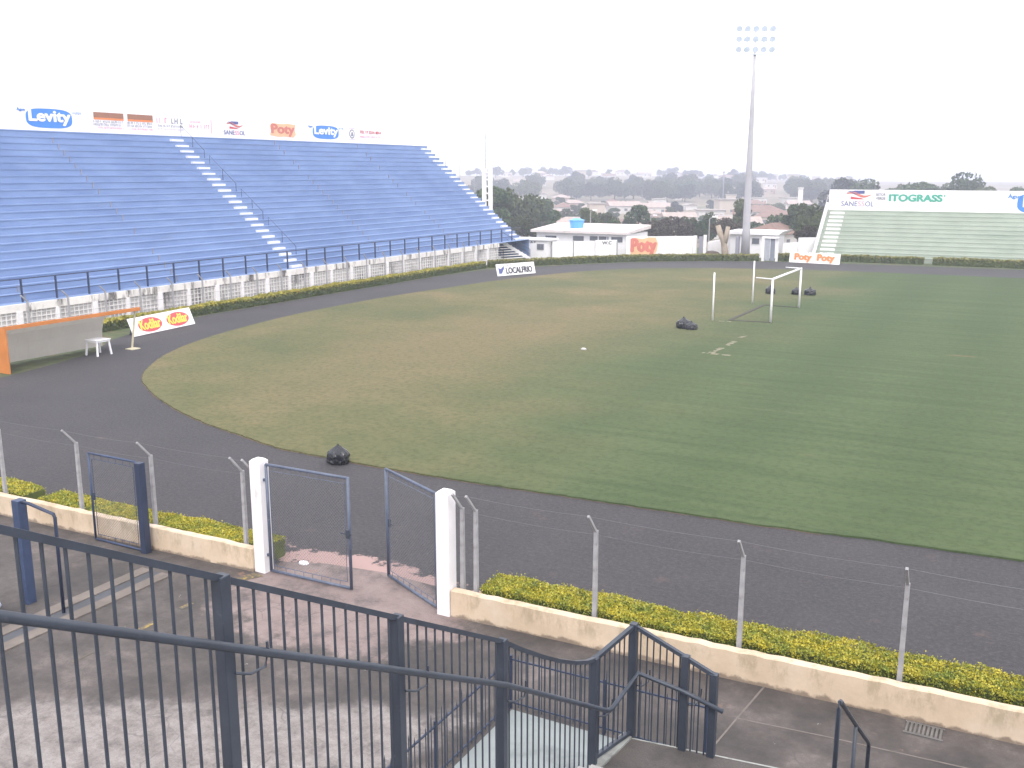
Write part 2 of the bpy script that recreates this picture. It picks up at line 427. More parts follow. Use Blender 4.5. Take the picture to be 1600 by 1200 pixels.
def concourse_mat():
    m, t, b = _base('concourse_paving')
    X, Y, Z = xyz(t)
    c = ramp(t, noise(t, 0.6, 9, 0.74), [(0.36, (0.036, 0.032, 0.031)), (0.48, (0.060, 0.051, 0.047)), (0.58, (0.092, 0.078, 0.072)), (0.68, (0.155, 0.130, 0.120))])
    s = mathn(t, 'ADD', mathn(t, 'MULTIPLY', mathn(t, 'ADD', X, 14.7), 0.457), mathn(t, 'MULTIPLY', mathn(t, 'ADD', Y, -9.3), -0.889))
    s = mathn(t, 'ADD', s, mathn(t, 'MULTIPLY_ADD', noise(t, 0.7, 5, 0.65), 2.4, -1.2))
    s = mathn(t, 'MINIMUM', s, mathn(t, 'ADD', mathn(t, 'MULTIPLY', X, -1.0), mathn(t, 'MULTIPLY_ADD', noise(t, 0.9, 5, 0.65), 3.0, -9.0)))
    # reddish worn concrete in front of the gates
    ax = mathn(t, 'DIVIDE', mathn(t, 'ADD', X, 12.0), 3.0)
    ay = mathn(t, 'DIVIDE', mathn(t, 'ADD', Y, -15.0), 2.2)
    ad = mathn(t, 'SQRT', mathn(t, 'ADD', mathn(t, 'MULTIPLY', ax, ax), mathn(t, 'MULTIPLY', ay, ay)))
    af = mathn(t, 'ADD', ad, mathn(t, 'MULTIPLY_ADD', noise(t, 1.1, 6, 0.7), 1.5, -0.75))
    apr = mathn(t, 'SUBTRACT', 1.0, smooth(t, af, 0.75, 1.05))
    acol = ramp(t, noise(t, 0.9, 6, 0.7), [(0.36, (0.10, 0.082, 0.08)), (0.48, (0.215, 0.163, 0.152)), (0.62, (0.26, 0.205, 0.19)), (0.75, (0.30, 0.16, 0.125))])
    c = mixc(t, mathn(t, 'MULTIPLY', apr, 0.92), c, acol)
    pale = ramp(t, noise(t, 2.4, 10, 0.78), [(0.34, (0.10, 0.09, 0.087)), (0.46, (0.195, 0.172, 0.163)), (0.56, (0.255, 0.23, 0.22)), (0.68, (0.32, 0.295, 0.283))])
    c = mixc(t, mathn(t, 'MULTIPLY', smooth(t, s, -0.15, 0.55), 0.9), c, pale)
    rust = smooth(t, noise(t, 0.9, 5, 0.7), 0.64, 0.74)
    c = mixc(t, mathn(t, 'MULTIPLY', rust, 0.4), c, (0.36, 0.20, 0.13))
    # crackle
    v = t.nodes.new("ShaderNodeTexVoronoi")
    v.feature = 'DISTANCE_TO_EDGE'
    v.inputs['Scale'].default_value = 1.5
    tc = t.nodes.new("ShaderNodeTexCoord")
    nz = t.nodes.new("ShaderNodeTexNoise"); nz.inputs['Scale'].default_value = 2.0
    va = t.nodes.new("ShaderNodeVectorMath"); va.operation = 'MULTIPLY_ADD'
    va.inputs[1].default_value = (0.5, 0.5, 0.0)
    t.links.new(tc.outputs['Object'], nz.inputs['Vector'])
    t.links.new(nz.outputs['Color'], va.inputs[0])
    t.links.new(tc.outputs['Object'], va.inputs[2])
    t.links.new(va.outputs[0], v.inputs['Vector'])
    cr = mathn(t, 'SUBTRACT', 1.0, smooth(t, v.outputs['Distance'], 0.004, 0.022))
    c = mixc(t, mathn(t, 'MULTIPLY', mathn(t, 'MULTIPLY', cr, smooth(t, noise(t, 0.8, 3), 0.45, 0.6)), 0.5), c, (0.06, 0.055, 0.055))
    white = smooth(t, noise(t, 4.5, 3, 0.7), 0.72, 0.76)
    c = mixc(t, mathn(t, 'MULTIPLY', white, 0.45), c, (0.5, 0.48, 0.47))
    c = mixc(t, mathn(t, 'MULTIPLY', smooth(t, noise(t, 45, 2), 0.45, 0.7), 0.25), c, (0.05, 0.046, 0.045))
    t.links.new(c, b.inputs['Base Color'])
    b.inputs['Roughness'].default_value = 0.85
    bumpn(t, b, noise(t, 12, 5, 0.7), 0.35, 0.02)
    return m
M['concourse'] = concourse_mat()

def apron_mat():
    m, t, b = _base('red_concrete')
    c = ramp(t, noise(t, 0.8, 6, 0.65), [(0.3, (0.21, 0.155, 0.145)), (0.55, (0.31, 0.225, 0.205)), (0.75, (0.37, 0.29, 0.27))])
    c = mixc(t, mathn(t, 'MULTIPLY', smooth(t, noise(t, 1.4, 5, 0.7), 0.58, 0.72), 0.55), c, (0.40, 0.20, 0.15))
    c = mixc(t, mathn(t, 'MULTIPLY', smooth(t, noise(t, 0.7, 5, 0.7), 0.60, 0.72), 0.6), c, (0.16, 0.145, 0.14))
    c = mixc(t, mathn(t, 'MULTIPLY', smooth(t, noise(t, 5.5, 3, 0.7), 0.72, 0.76), 0.6), c, (0.62, 0.58, 0.57))
    t.links.new(c, b.inputs['Base Color'])
    b.inputs['Roughness'].default_value = 0.85
    bumpn(t, b, noise(t, 12, 5, 0.7), 0.3, 0.02)
    return m
M['apron'] = apron_mat()

def cream_wall_mat():
    m, t, b = _base('cream_wall')
    Z = xyz(t)[2]
    c = ramp(t, noise(t, 1.2, 6, 0.65), [(0.3, (0.50, 0.385, 0.27)), (0.7, (0.64, 0.51, 0.375))])
    c = mixc(t, mathn(t, 'MULTIPLY', smooth(t, noise(t, 0.5, 5), 0.5, 0.7), 0.6), c, (0.66, 0.57, 0.47))
    mould = mathn(t, 'MULTIPLY', smooth(t, noise(t, 2.6, 7, 0.75, (1, 1, 0.4)), 0.47, 0.64), smooth(t, Z, 0.05, 0.38))
    c = mixc(t, mathn(t, 'MULTIPLY', mould, 0.5), c, (0.26, 0.21, 0.12))
    base = mathn(t, 'SUBTRACT', 1.0, smooth(t, mathn(t, 'ADD', Z, mathn(t, 'MULTIPLY_ADD', noise(t, 4, 5), 0.3, -0.15)), 0.02, 0.09))
    c = mixc(t, mathn(t, 'MULTIPLY', base, 0.8), c, (0.16, 0.12, 0.09))
    t.links.new(c, b.inputs['Base Color'])
    b.inputs['Roughness'].default_value = 0.85
    bumpn(t, b, noise(t, 10, 5), 0.3, 0.02)
    return m
M['cream_wall'] = cream_wall_mat()

def ground_mat():
    m, t, b = _base('dry_ground')
    c = ramp(t, noise(t, 0.02, 8, 0.7), [(0.3, (0.09, 0.10, 0.05)), (0.5, (0.20, 0.16, 0.11)), (0.7, (0.32, 0.25, 0.19))])
    c = mixc(t, smooth(t, noise(t, 0.25, 5, 0.7), 0.45, 0.7), c, (0.10, 0.10, 0.05))
    t.links.new(c, b.inputs['Base Color'])
    b.inputs['Roughness'].default_value = 0.95
    return m
M['ground'] = ground_mat()

M['verge'] = mat('verge_grass', (0.065, 0.085, 0.03), 0.9, 0.35, 1.5, 0.3, stain=(0.16, 0.115, 0.07), stain_scale=0.8, stain_lo=0.52, stain_hi=0.7)

# ------------------------------------------------------------------ lettering
def text_part(name, body, mtl, parent, O, A, B, N, s0, s1, t0, t1, d, bold=0.02, shear=0.0, thick=0.012):
    cu = bpy.data.curves.new('lettering', 'FONT')
    cu.body = body
    cu.size = 1.0
    cu.offset = min(bold, 0.012)
    cu.shear = shear
    cu.resolution_u = 4
    ob = bpy.data.objects.new('lettering_source', cu)
    COL.objects.link(ob)
    dg = bpy.context.evaluated_depsgraph_get()
    dg.update()
    me = bpy.data.meshes.new_from_object(ob.evaluated_get(dg))
    vs = [tuple(v.co) for v in me.vertices]
    fs = [tuple(p.vertices) for p in me.polygons]
    bpy.data.objects.remove(ob)
    bpy.data.curves.remove(cu)
    bpy.data.meshes.remove(me)
    x0, x1 = min(v[0] for v in vs), max(v[0] for v in vs)
    y0, y1 = min(v[1] for v in vs), max(v[1] for v in vs)
    O, A, B, N = Vector(O), Vector(A), Vector(B), Vector(N)
    P = []
    for x, y, _ in vs:
        P.append((s0 + (x - x0) / (x1 - x0) * (s1 - s0), t0 + (y - y0) / (y1 - y0) * (t1 - t0)))
    n = len(P)
    edges = {}
    for f in fs:
        for i in range(len(f)):
            e = (f[i], f[(i + 1) % len(f)])
            edges[e] = edges.get(e, 0) + 1
    vv = [O + A * x + B * y + N * d for x, y in P] + [O + A * x + B * y + N * (d + thick) for x, y in P]
    ff = [tuple(i for i in f[::-1]) for f in fs] + [tuple(i + n for i in f) for f in fs]
    for (a, b_) in edges:
        if (b_, a) not in edges: ff.append((a, b_, b_ + n, a + n))
    mb = MB(); mb.add(vv, ff)
    if bold > 0.015:
        # heavy painted strokes: the outline repeated with small shifts, each a hair prouder than the last
        e = bold * (t1 - t0) * 0.8
        for k, (dx, dy) in enumerate(((e, 0), (-e, 0), (0, e * .6), (0, -e * .6))):
            mb.add([p + A * dx + B * dy + N * (0.0012 * (k + 1)) for p in vv], ff)
    return mb.build(name, mtl, parent)

def ellipse(cx, cy, rx, ry, n=28, p=2.0):
    out = []
    for k in range(n):
        a = 2 * math.pi * k / n
        ca, sa = math.cos(a), math.sin(a)
        out.append((cx + rx * math.copysign(abs(ca) ** (2 / p), ca), cy + ry * math.copysign(abs(sa) ** (2 / p), sa)))
    return out

def wave_band(x0, x1, yc, amp, th, n=14, ph=0.0):
    """an S-shaped ribbon that tapers at both ends"""
    up, lo = [], []
    for k in range(n + 1):
        u = k / n
        x = x0 + (x1 - x0) * u
        y = yc + amp * math.sin(2 * math.pi * u * 0.95 + ph)
        h = th * (0.25 + 0.75 * math.sin(math.pi * min(1, max(0, u))))
        up.append((x, y + h / 2)); lo.append((x, y - h / 2))
    return up + lo[::-1]

# ------------------------------------------------------------------ terrain, track, pitch, paving
def bearing_px(x, y):
    c, s = math.cos(HEAD), math.sin(HEAD)
    cx, cd = x * c + y * s, -x * s + y * c
    return 800 + 1555 * cx / max(cd, 1e-3) if cd > 1 else (5000 if cx > 0 else -5000)

def lerp(a, b, t): return a + (b - a) * min(1, max(0, t))
def sstep(t):
    t = min(1, max(0, t)); return t * t * (3 - 2 * t)

def ground_h(x, y):
    r = math.hypot(x, y)
    h = -0.06
    if r > 122: h += -6.0 * sstep((r - 122) / 70)
    if r > 420: h += -0.5 * sstep((r - 420) / 100)
    k = 1 - sstep((bearing_px(x, y) - 950) / 420)
    if r > 430: h += lerp(4.5, 11.0, k) * sstep((r - 430) / 450)
    if r > 1000: h -= 22 * sstep((r - 1000) / 2200)
    if r > 150: h += 0.5 * math.sin(x * 0.021) * math.cos(y * 0.017)
    return h

def build_ground():
    radii = [0, 30, 60, 90, 110, 122, 135, 150, 170, 190, 220, 260, 310, 370, 430, 500, 570, 640, 720, 810, 900, 1000, 1150, 1400, 1800, 2300, 2900]
    n = 144
    mb = MB()
    vs = [(0, 0, ground_h(0, 0))]
    for r in radii[1:]:
        for k in range(n):
            a = 2 * math.pi * k / n
            x, y = r * math.sin(a), r * math.cos(a)
            vs.append((x, y, ground_h(x, y)))
    fs = [(0, 1 + (k + 1) % n, 1 + k) for k in range(n)]
    for i in range(len(radii) - 2):
        for k in range(n):
            a, b = 1 + i * n + k, 1 + i * n + (k + 1) % n
            fs.append((a, b, b + n, a + n))
    mb.add(vs, fs)
    return tag(mb.build('ground', M['ground'], smooth=True), kind='structure')
build_ground()

def sheet(name, pts, z, mtl, kind='structure'):
    mb = MB()
    ar = sum(pts[i][0] * pts[(i + 1) % len(pts)][1] - pts[(i + 1) % len(pts)][0] * pts[i][1] for i in range(len(pts)))
    if ar < 0: pts = pts[::-1]
    mb.add([(x, y, z) for x, y in pts], [tuple(range(len(pts)))])
    return tag(mb.build(name, mtl), kind=kind)

def catmull(pts, sub=6):
    out = []
    for i in range(len(pts) - 1):
        p0, p1, p2, p3 = pts[max(i - 1, 0)], pts[i], pts[i + 1], pts[min(i + 2, len(pts) - 1)]
        for k in range(sub):
            t = k / sub
            out.append(tuple(0.5 * ((2 * p1[j]) + (-p0[j] + p2[j]) * t + (2 * p0[j] - 5 * p1[j] + 4 * p2[j] - p3[j]) * t * t
                                    + (-p0[j] + 3 * p1[j] - 3 * p2[j] + p3[j]) * t ** 3) for j in range(2)))
    out.append(pts[-1])
    return out

grass_edge = [(42, 25.2), (20, 24.6), (0.2, 24.0), (-5.5, 23.55), (-8.8, 23.4), (-12.6, 23.2), (-16.0, 23.1), (-20.5, 23.25), (-22.8, 23.8), (-26.3, 24.9),
              (-30.1, 26.7), (-33.1, 28.7), (-34.9, 30.6), (-36.9, 33.6), (-38.6, 37.7), (-39.8, 42.9), (-40.5, 48.5), (-40.5, 56.4),
              (-39.8, 63.4), (-39.0, 69.5), (-37.5, 75.7), (-35.6, 80.6), (-32.6, 84.6), (-27.5, 87.8), (-22.2, 89.7), (-16.9, 90.9), (-9.0, 91.3), (0, 91.5), (25, 91.6), (48, 91.6)]
rg = random.Random(3)
ge = catmull(grass_edge, 14)
ge = [(x + rg.uniform(-.03, .03), y + rg.uniform(-.03, .03)) for x, y in ge]
# the turf is a thin raised slab with a ragged edge above the cinder
def build_pitch():
    pts = ge + [(60, 91.6), (60, 25.2)]
    ar = sum(pts[i][0] * pts[(i + 1) % len(pts)][1] - pts[(i + 1) % len(pts)][0] * pts[i][1] for i in range(len(pts)))
    if ar < 0: pts = pts[::-1]
    n = len(pts)
    mb = MB()
    mb.add([(x, y, -0.02) for x, y in pts] + [(x, y, 0.05) for x, y in pts],
           [tuple(range(n, 2 * n))] + [(i, (i + 1) % n, n + (i + 1) % n, n + i) for i in range(n)])
    tag(mb.build('football_pitch', M['grass']), kind='structure')
build_pitch()

track_outer = [(60, 16.0), (-9.8, 15.9), (-14.6, 15.8), (-24, 15.5), (-48, 15.5), (-50, 22), (-44, 24.5), (-38.9, 26.4), (-39.6, 29.5), (-40.5, 32.4), (-42.6, 35), (-44.3, 39), (-45.1, 44.2), (-45.2, 56), (-45.1, 70),
               (-44.4, 77.5), (-41.5, 82.3), (-38.6, 86.9), (-35.2, 91.0), (-30, 95.0), (-24.3, 97.6), (-18.5, 98.9), (-10.4, 99.5), (0, 100.0), (60, 100.0)]
sheet('running_track', track_outer, 0.0, M['track'])
# earth strip between the track and the far walls, and round the dugout
sheet('verge', [(-38.0, 24.0), (-38.0, 30), (-41.0, 34), (-43, 39), (-44, 44.2), (-44, 56), (-44, 70), (-43, 77.5), (-40, 82.4), (-37, 87), (-34, 91),
                (-29, 94), (-24.3, 96.5), (-18.6, 97.8), (-10.4, 98.35), (0, 98.4), (60, 98.4), (60, 106), (-18, 108), (-36, 112), (-52, 100), (-52, 24)], -0.012, M['verge'])
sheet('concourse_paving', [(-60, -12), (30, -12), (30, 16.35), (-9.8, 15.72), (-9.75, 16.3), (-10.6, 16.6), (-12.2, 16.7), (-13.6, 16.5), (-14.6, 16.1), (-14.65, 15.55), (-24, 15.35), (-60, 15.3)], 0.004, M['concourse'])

def earth_edge():
    r = random.Random(12)
    pts = [p for p in ge if p[0] < -4 and p[1] < 90]
    mb = MB()
    vs = []; w1 = .15
    for k, p in enumerate(pts):
        a, b = pts[max(k - 1, 0)], pts[min(k + 1, len(pts) - 1)]
        d = Vector((b[0] - a[0], b[1] - a[1], 0)).normalized(); n = Vector((d.y, -d.x, 0))
        if (Vector((p[0], p[1], 0)) + n - Vector((-13, 58, 0))).length < (Vector((p[0], p[1], 0)) - Vector((-13, 58, 0))).length: s_ = 1
        else: s_ = -1
        w1 = min(.95, max(.08, w1 + r.uniform(-.2, .2)))
        vs += [(p[0] - n.x * s_ * .05, p[1] - n.y * s_ * .05, .004), (p[0] + n.x * s_ * w1, p[1] + n.y * s_ * w1, .004)]
    fs = [(2 * k, 2 * k + 1, 2 * k + 3, 2 * k + 2) for k in range(len(pts) - 1)]
    mb.add(vs, fs)
    tag(mb.build('earth_edge', mat('brown_earth', (0.105, 0.070, 0.054), .95, .3, 2.5, .3, stain=(0.04, 0.036, 0.037), stain_scale=1.2, stain_lo=.46, stain_hi=.62)), kind='structure')
earth_edge()

# drainage channel across the concourse (two pale kerbs and a dark gutter)
def channel():
    mb = MB()
    for dx, wd, h in ((-0.48, 0.3, 0.03), (0.12, 0.3, 0.03)):
        mb.box(-16.55 + dx, -16.55 + dx + wd, -6, 14.35, 0.0, h)
    a = mb.build('drainage_kerb', mat('pale_kerb', (0.145, 0.122, 0.105), 0.85, 0.25, 1.2, 0.1, stain=(0.08, 0.07, 0.065), stain_scale=1.5))
    tag(a, kind='structure')
    g = MB(); g.box(-16.74, -16.42, -6, 14.35, 0.0, 0.010)
    tag(g.build('drainage_gutter', mat('gutter', (0.055, 0.058, 0.066), 0.7, 0.25, 1.5)), kind='structure')
channel()
def yellow_marks():
    mb = MB()
    r = random.Random(5)
    y = 8.8
    while y < 14.4:
        L = r.uniform(0.15, 0.5)
        mb.box(-14.74 + r.uniform(-.03, .03), -14.64 + r.uniform(-.03, .03), y, y + L, 0.006, 0.010)
        y += L + r.uniform(0.5, 1.6)
    mb.prism([(-14.85, 14.75), (-14.66, 14.70), (-14.36, 15.28), (-14.62, 15.32)], (0, 0, 0), (1, 0, 0), (0, 1, 0), (0, 0, 1), 0.014, 0.018)
    tag(mb.build('yellow_line', M['yellow_line']), kind='structure')
yellow_marks()
def joints():
    mb = MB()
    def seg(a, b, wd):
        mb.beam((a[0], a[1], 0.007), (b[0], b[1], 0.007), wd, 0.004)
    seg((-3.55, 15.9), (-3.7, 14.5), 0.035); seg((-3.7, 14.5), (-3.85, 13.0), 0.03)
    seg((-3.7, 14.5), (-2.4, 14.63), 0.03); seg((-2.4, 14.63), (2, 14.9), 0.03)
    tag(mb.build('paving_joint', mat('joint_sand', (0.14, 0.12, 0.108), 0.9, 0.2, 4)), kind='structure')
joints()

# remains of white line marking on the turf round the goal
def line_marks():
    mb = MB()
    r = random.Random(9)
    def dash(x0, y0, x1, y1, wd):
        mb.beam((x0, y0, 0.052), (x1, y1, 0.052), wd, 0.006)
    for (a, b, c_, d) in [(-13.9, 46.2, -13.9, 47.8), (-13.85, 48.6, -13.85, 50.0), (-13.9, 51.2, -13.9, 52.0), (-13.0, 45.9, -14.4, 46.0), (-16.9, 56.5, -15.9, 56.6)]:
        for k in range(6):
            u, v = k / 6, (k + r.uniform(.5, .95)) / 6
            dash(lerp(a, c_, u) + r.uniform(-.08, .08), lerp(b, d, u), lerp(a, c_, v) + r.uniform(-.08, .08), lerp(b, d, v), r.uniform(.12, .35))
    tag(mb.build('line_marking', mat('old_lime', (0.19, 0.175, 0.115), 0.9, 0.25, 3)), kind='structure')
line_marks()

# ------------------------------------------------------------------ foliage
def leaf_quads(mb, pts, size, rng, flat=0.0):
    vs, fs = [], []
    for (x, y, z) in pts:
        a = rng.uniform(0, 6.283); cz = rng.uniform(-1, 1) if not flat else lerp(rng.uniform(-1, 1), 1, flat)
        sz = math.sqrt(max(0, 1 - cz * cz))
        n = Vector((sz * math.cos(a), sz * math.sin(a), cz))
        u = n.orthogonal().normalized(); v = n.cross(u)
        th = rng.uniform(0, 6.283)
        u, v = u * math.cos(th) + v * math.sin(th), v * math.cos(th) - u * math.sin(th)
        s = size * rng.uniform(0.6, 1.35)
        p = Vector((x, y, z)); b = len(vs)
        vs += [p - u * s * .5, p + v * s * .28, p + u * s * .5, p - v * s * .28]
        fs.append((b, b + 1, b + 2, b + 3))
    mb.add(vs, fs)

def hedge(label, path, width, height, n_leaf, leaf, mtl, seed, group=None):
    """clipped strip of shrub along a path: dark twiggy core and a skin of small leaves"""
    rng = random.Random(seed)
    segs = []
    for (a, b) in zip(path[:-1], path[1:]):
        segs.append((Vector((a[0], a[1], 0)), Vector((b[0], b[1], 0))))
    Ls = [(b - a).length for a, b in segs]
    T = sum(Ls)
    lo, lb = MB(), MB()
    root = empty('hedge', (path[0][0], path[0][1], 0), label, 'hedge', group)
    for (a, b) in segs:
        d = (b - a).normalized()
        lb.beam(a - d * 0.0 + Vector((0, 0, height * .43)), b + Vector((0, 0, height * .43)), width * .78, height * .86)
    pts = []
    wob = [rng.uniform(0, 6.28) for _ in range(6)]
    for _ in range(n_leaf):
        t = rng.random() * T
        for (a, b), L in zip(segs, Ls):
            if t <= L: break
            t -= L
        d = (b - a).normalized(); n = Vector((-d.y, d.x, 0))
        p = a + d * t
        s = p.x * 1.3 + p.y * 1.1
        hh = height * (1 + 0.03 * math.sin(s * 0.9 + wob[0]) + 0.03 * math.sin(s * 2.3 + wob[1]) + 0.03 * math.sin(s * 5.1 + wob[2]))
        ww = width * (1 + 0.05 * math.sin(s * 1.3 + wob[3]) + 0.04 * math.sin(s * 3.7 + wob[4]))
        u = rng.random()
        if u < 0.55:
            q = p + n * rng.uniform(-.5, .5) * ww + Vector((0, 0, hh * (1 - abs(rng.gauss(0, .05)) + (0.12 * rng.random() if rng.random() < .12 else 0))))
        else:
            sd_ = 1 if rng.random() < .5 else -1
            q = p + n * sd_ * ww * (.5 - abs(rng.gauss(0, .04))) + Vector((0, 0, hh * rng.uniform(.03, 1)))
        pts.append(q)
    leaf_quads(lo, pts, leaf, rng, 0.2)
    lb.build('hedge_stems', M['hedge_core'], root)
    lo.build('foliage', mtl, root)
    return root

hedge('golden clipped hedge behind the cream wall, right of the open gates', [(-9.25, 16.2), (-4, 16.40), (4, 16.8)], 0.8, 0.62, 60000, 0.045, M['hedge_gold'], 1)
hedge('golden clipped hedge between the blue gate leaf and the left white gate post', [(-22.15, 15.95), (-18.5, 16.0), (-14.75, 16.15)], 0.75, 0.46, 28000, 0.045, M['hedge_gold_low'], 2)
hedge('short golden hedge cut off by the left edge of the photo', [(-30, 15.8), (-22.75, 15.95)], 0.75, 0.46, 14000, 0.055, M['hedge_gold_low'], 4)
hedge('long low hedge in front of the white lattice wall of the blue stand', [(-45.55, 33.8), (-45.7, 44), (-45.75, 56), (-45.7, 70), (-45.5, 79.0)], 0.7, 0.58, 15000, 0.16, M['hedge_far'], 5)
hedge('curved green hedge before the toilet block and the painted wall, ending at the floodlight mast', [(-45.3, 79.6), (-42.6, 83.2), (-39.3, 87.9), (-35.8, 92.0), (-30.4, 95.8), (-25.3, 98.2)], 0.8, 0.6, 9000, 0.2, M['hedge_green'], 6)
hedge('short green hedge between the grey door and the leaning advert board', [(-23.6, 98.95), (-18.9, 101.0)], 0.8, 0.7, 2200, 0.2, M['hedge_green'], 7)
hedge('green hedge at the foot of the green stand, left of the gap', [(-18.6, 101.45), (-10.5, 101.7)], 0.75, 0.62, 3000, 0.2, M['hedge_green'], 8)
hedge('green hedge at the foot of the green stand, right of the gap', [(-9.7, 101.7), (8, 101.75)], 0.75, 0.68, 5000, 0.2, M['hedge_green'], 11)

# ------------------------------------------------------------------ near wall with gates
def wall_y(x): return 15.5 + 0.03 * (x + 10)      # the wall line is very slightly skewed to the stand
def low_wall(label, x0, x1, n):
    mb = MB()
    rng = random.Random(int(x0 * 10))
    T, Hh = 0.17, 0.55
    rows = []
    for k in range(n + 1):
        x = lerp(x0, x1, k / n)
        y = wall_y(x); j = rng.uniform(-.008, .008); h = Hh + rng.uniform(-.012, .012)
        rows.append([(x, y + j, 0.0), (x, y + j, h - .015), (x, y + j + .02, h), (x, y + T, h), (x, y + T, 0.0)])
    vs = [p for r_ in rows for p in r_]
    fs = []
    for k in range(n):
        for i in range(4):
            a = k * 5 + i
            fs.append((a, a + 5, a + 6, a + 1))
    fs += [(0, 1, 2, 3, 4), tuple(n * 5 + i for i in (4, 3, 2, 1, 0))]
    mb.add(vs, fs)
    o = mb.build('low_wall', M['cream_wall'])
    return tag(o, label, 'wall')
low_wall('low cream rendered wall with mould stains, right of the open gates', -9.72, 4.5, 60)
low_wall('low cream rendered wall running left from the left white gate post', -34, -14.72, 70)

def gate_post(x, y, label):
    mb = MB()
    w_, h = 0.29, 2.52
    mb.box(x - w_ / 2, x + w_ / 2, y - w_ / 2, y + w_ / 2, -0.05, h)
    a = w_ / 2
    mb.add([(x - a, y - a, h), (x + a, y - a, h), (x + a, y + a, h), (x - a, y + a, h), (x - a * .6, y - a * .6, h + .05), (x + a * .6, y - a * .6, h + .05), (x + a * .6, y + a * .6, h + .05), (x - a * .6, y + a * .6, h + .05)],
           [(0, 1, 5, 4), (1, 2, 6, 5), (2, 3, 7, 6), (3, 0, 4, 7), (4, 5, 6, 7)])
    o = mb.build('gate_post', M['white_paint'])
    b = o.modifiers.new('bevel', 'BEVEL'); b.width = 0.012; b.segments = 2
    return tag(o, label, 'post', 'white gate posts')
gate_post(-14.57, 15.55, 'square white concrete gate post carrying the left mesh leaf')
gate_post(-9.88, 15.62, 'square white concrete gate post carrying the right mesh leaf')

def clip_seg(a, b, x0, x1, z0, z1):
    (ax, az), (bx, bz) = a, b
    t0, t1 = 0.0, 1.0
    dx, dz = bx - ax, bz - az
    for p, q in ((-dx, ax - x0), (dx, x1 - ax), (-dz, az - z0), (dz, z1 - az)):
        if abs(p) < 1e-9:
            if q < 0: return None
        else:
            r = q / p
            if p < 0: t0 = max(t0, r)
            else: t1 = min(t1, r)
    if t0 >= t1: return None
    return (ax + dx * t0, az + dz * t0), (ax + dx * t1, az + dz * t1)

def mesh_leaf(label, hinge, direction, L, z0, z1, fr=0.034, mtl=None, pitch=0.075, wire=0.0032, latch=True, group='mesh gate leaves'):
    """tube frame, an inner wire frame on short hooks and a woven diamond mesh"""
    mtl = mtl or M['gate_metal']
    O = Vector((hinge[0], hinge[1], 0)); A = Vector((direction[0], direction[1], 0)).normalized(); N = A.cross(Vector((0, 0, 1)))
    root = empty('mesh_gate', (hinge[0], hinge[1], 0), label, 'gate', group)
    P = lambda s, z, d=0.0: O + A * s + Vector((0, 0, z)) + N * d
    mb = MB()
    mb.tube([P(0.04, z0), P(0.04, z1)], fr, 10); mb.tube([P(L, z0 - .015), P(L, z1 + .015)], fr, 10)
    mb.tube([P(0.04, z0), P(L, z0)], fr * .95, 10); mb.tube([P(0.04, z1), P(L, z1)], fr * .95, 10)
    mb.build('gate_frame', mtl, root, smooth=True)
    ins = 0.13
    fi = MB()
    x0, x1, a0, a1 = ins, L - ins + 0.03, z0 + ins, z1 - ins
    for a, b in (((x0, a0), (x1, a0)), ((x1, a0), (x1, a1)), ((x1, a1), (x0, a1)), ((x0, a1), (x0, a0))):
        fi.tube([P(*a), P(*b)], 0.008, 6)
    k = 0
    while x0 + 0.08 + k * 0.24 < x1:
        s = x0 + 0.08 + k * 0.24
        fi.tube([P(s, z0), P(s, a0)], 0.006, 5); fi.tube([P(s, z1), P(s, a1)], 0.006, 5); k += 1
    fi.build('inner_frame', mtl, root)
    wm = MB()
    W, Hh = x1 - x0, a1 - a0
    k = -int(Hh / pitch) - 1
    while k * pitch < W:
        for sgn in (1, -1):
            c0 = x0 + k * pitch
            a, b = ((c0, a0), (c0 + Hh, a1)) if sgn > 0 else ((c0, a1), (c0 + Hh, a0))
            cs = clip_seg(a, b, x0, x1, a0, a1)
            if cs: wm.beam(P(*cs[0], 0.002 * sgn), P(*cs[1], 0.002 * sgn), wire, wire, up=N)
        k += 1
    wm.build('wire_mesh', M['wire'], root)
    for z in (z0 + .35, z1 - .35):
        hb = MB(); hb.beam(P(-0.06, z), P(0.05, z), 0.05, 0.06); hb.build('hinge', mtl, root)
    if latch:
        lb = MB(); zc = (z0 + z1) / 2
        lb.beam(P(L - .02, zc - .09, .02), P(L - .02, zc + .09, .02), .09, .05); lb.beam(P(L - .2, zc, .03), P(L + .06, zc, .03), .025, .025)
        lb.build('latch', M['dark_metal'], root)
    return root
mesh_leaf('blue grey mesh gate leaf hung on the left white post, nearly shut', (-14.38, 15.52), (2.2, 0.05), 2.18, 0.06, 2.47)
mesh_leaf('blue grey mesh gate leaf swung inwards from the right white post', (-10.07, 15.62), (-1.9, 0.92), 2.06, 0.06, 2.45)
mesh_leaf('narrow blue mesh gate leaf beside the dark post, left of the big gates', (-17.78, 15.06), (-1.62, 0.0), 1.6, 0.04, 2.16, fr=0.028, mtl=M['blue_metal'])
mb = MB(); mb.box(-17.77, -17.60, 14.97, 15.14, 0.0, 2.16)
tag(mb.build('steel_post', M['navy_metal'], bevel=0.01), 'thick dark blue square post holding the narrow mesh gate leaf', 'post')

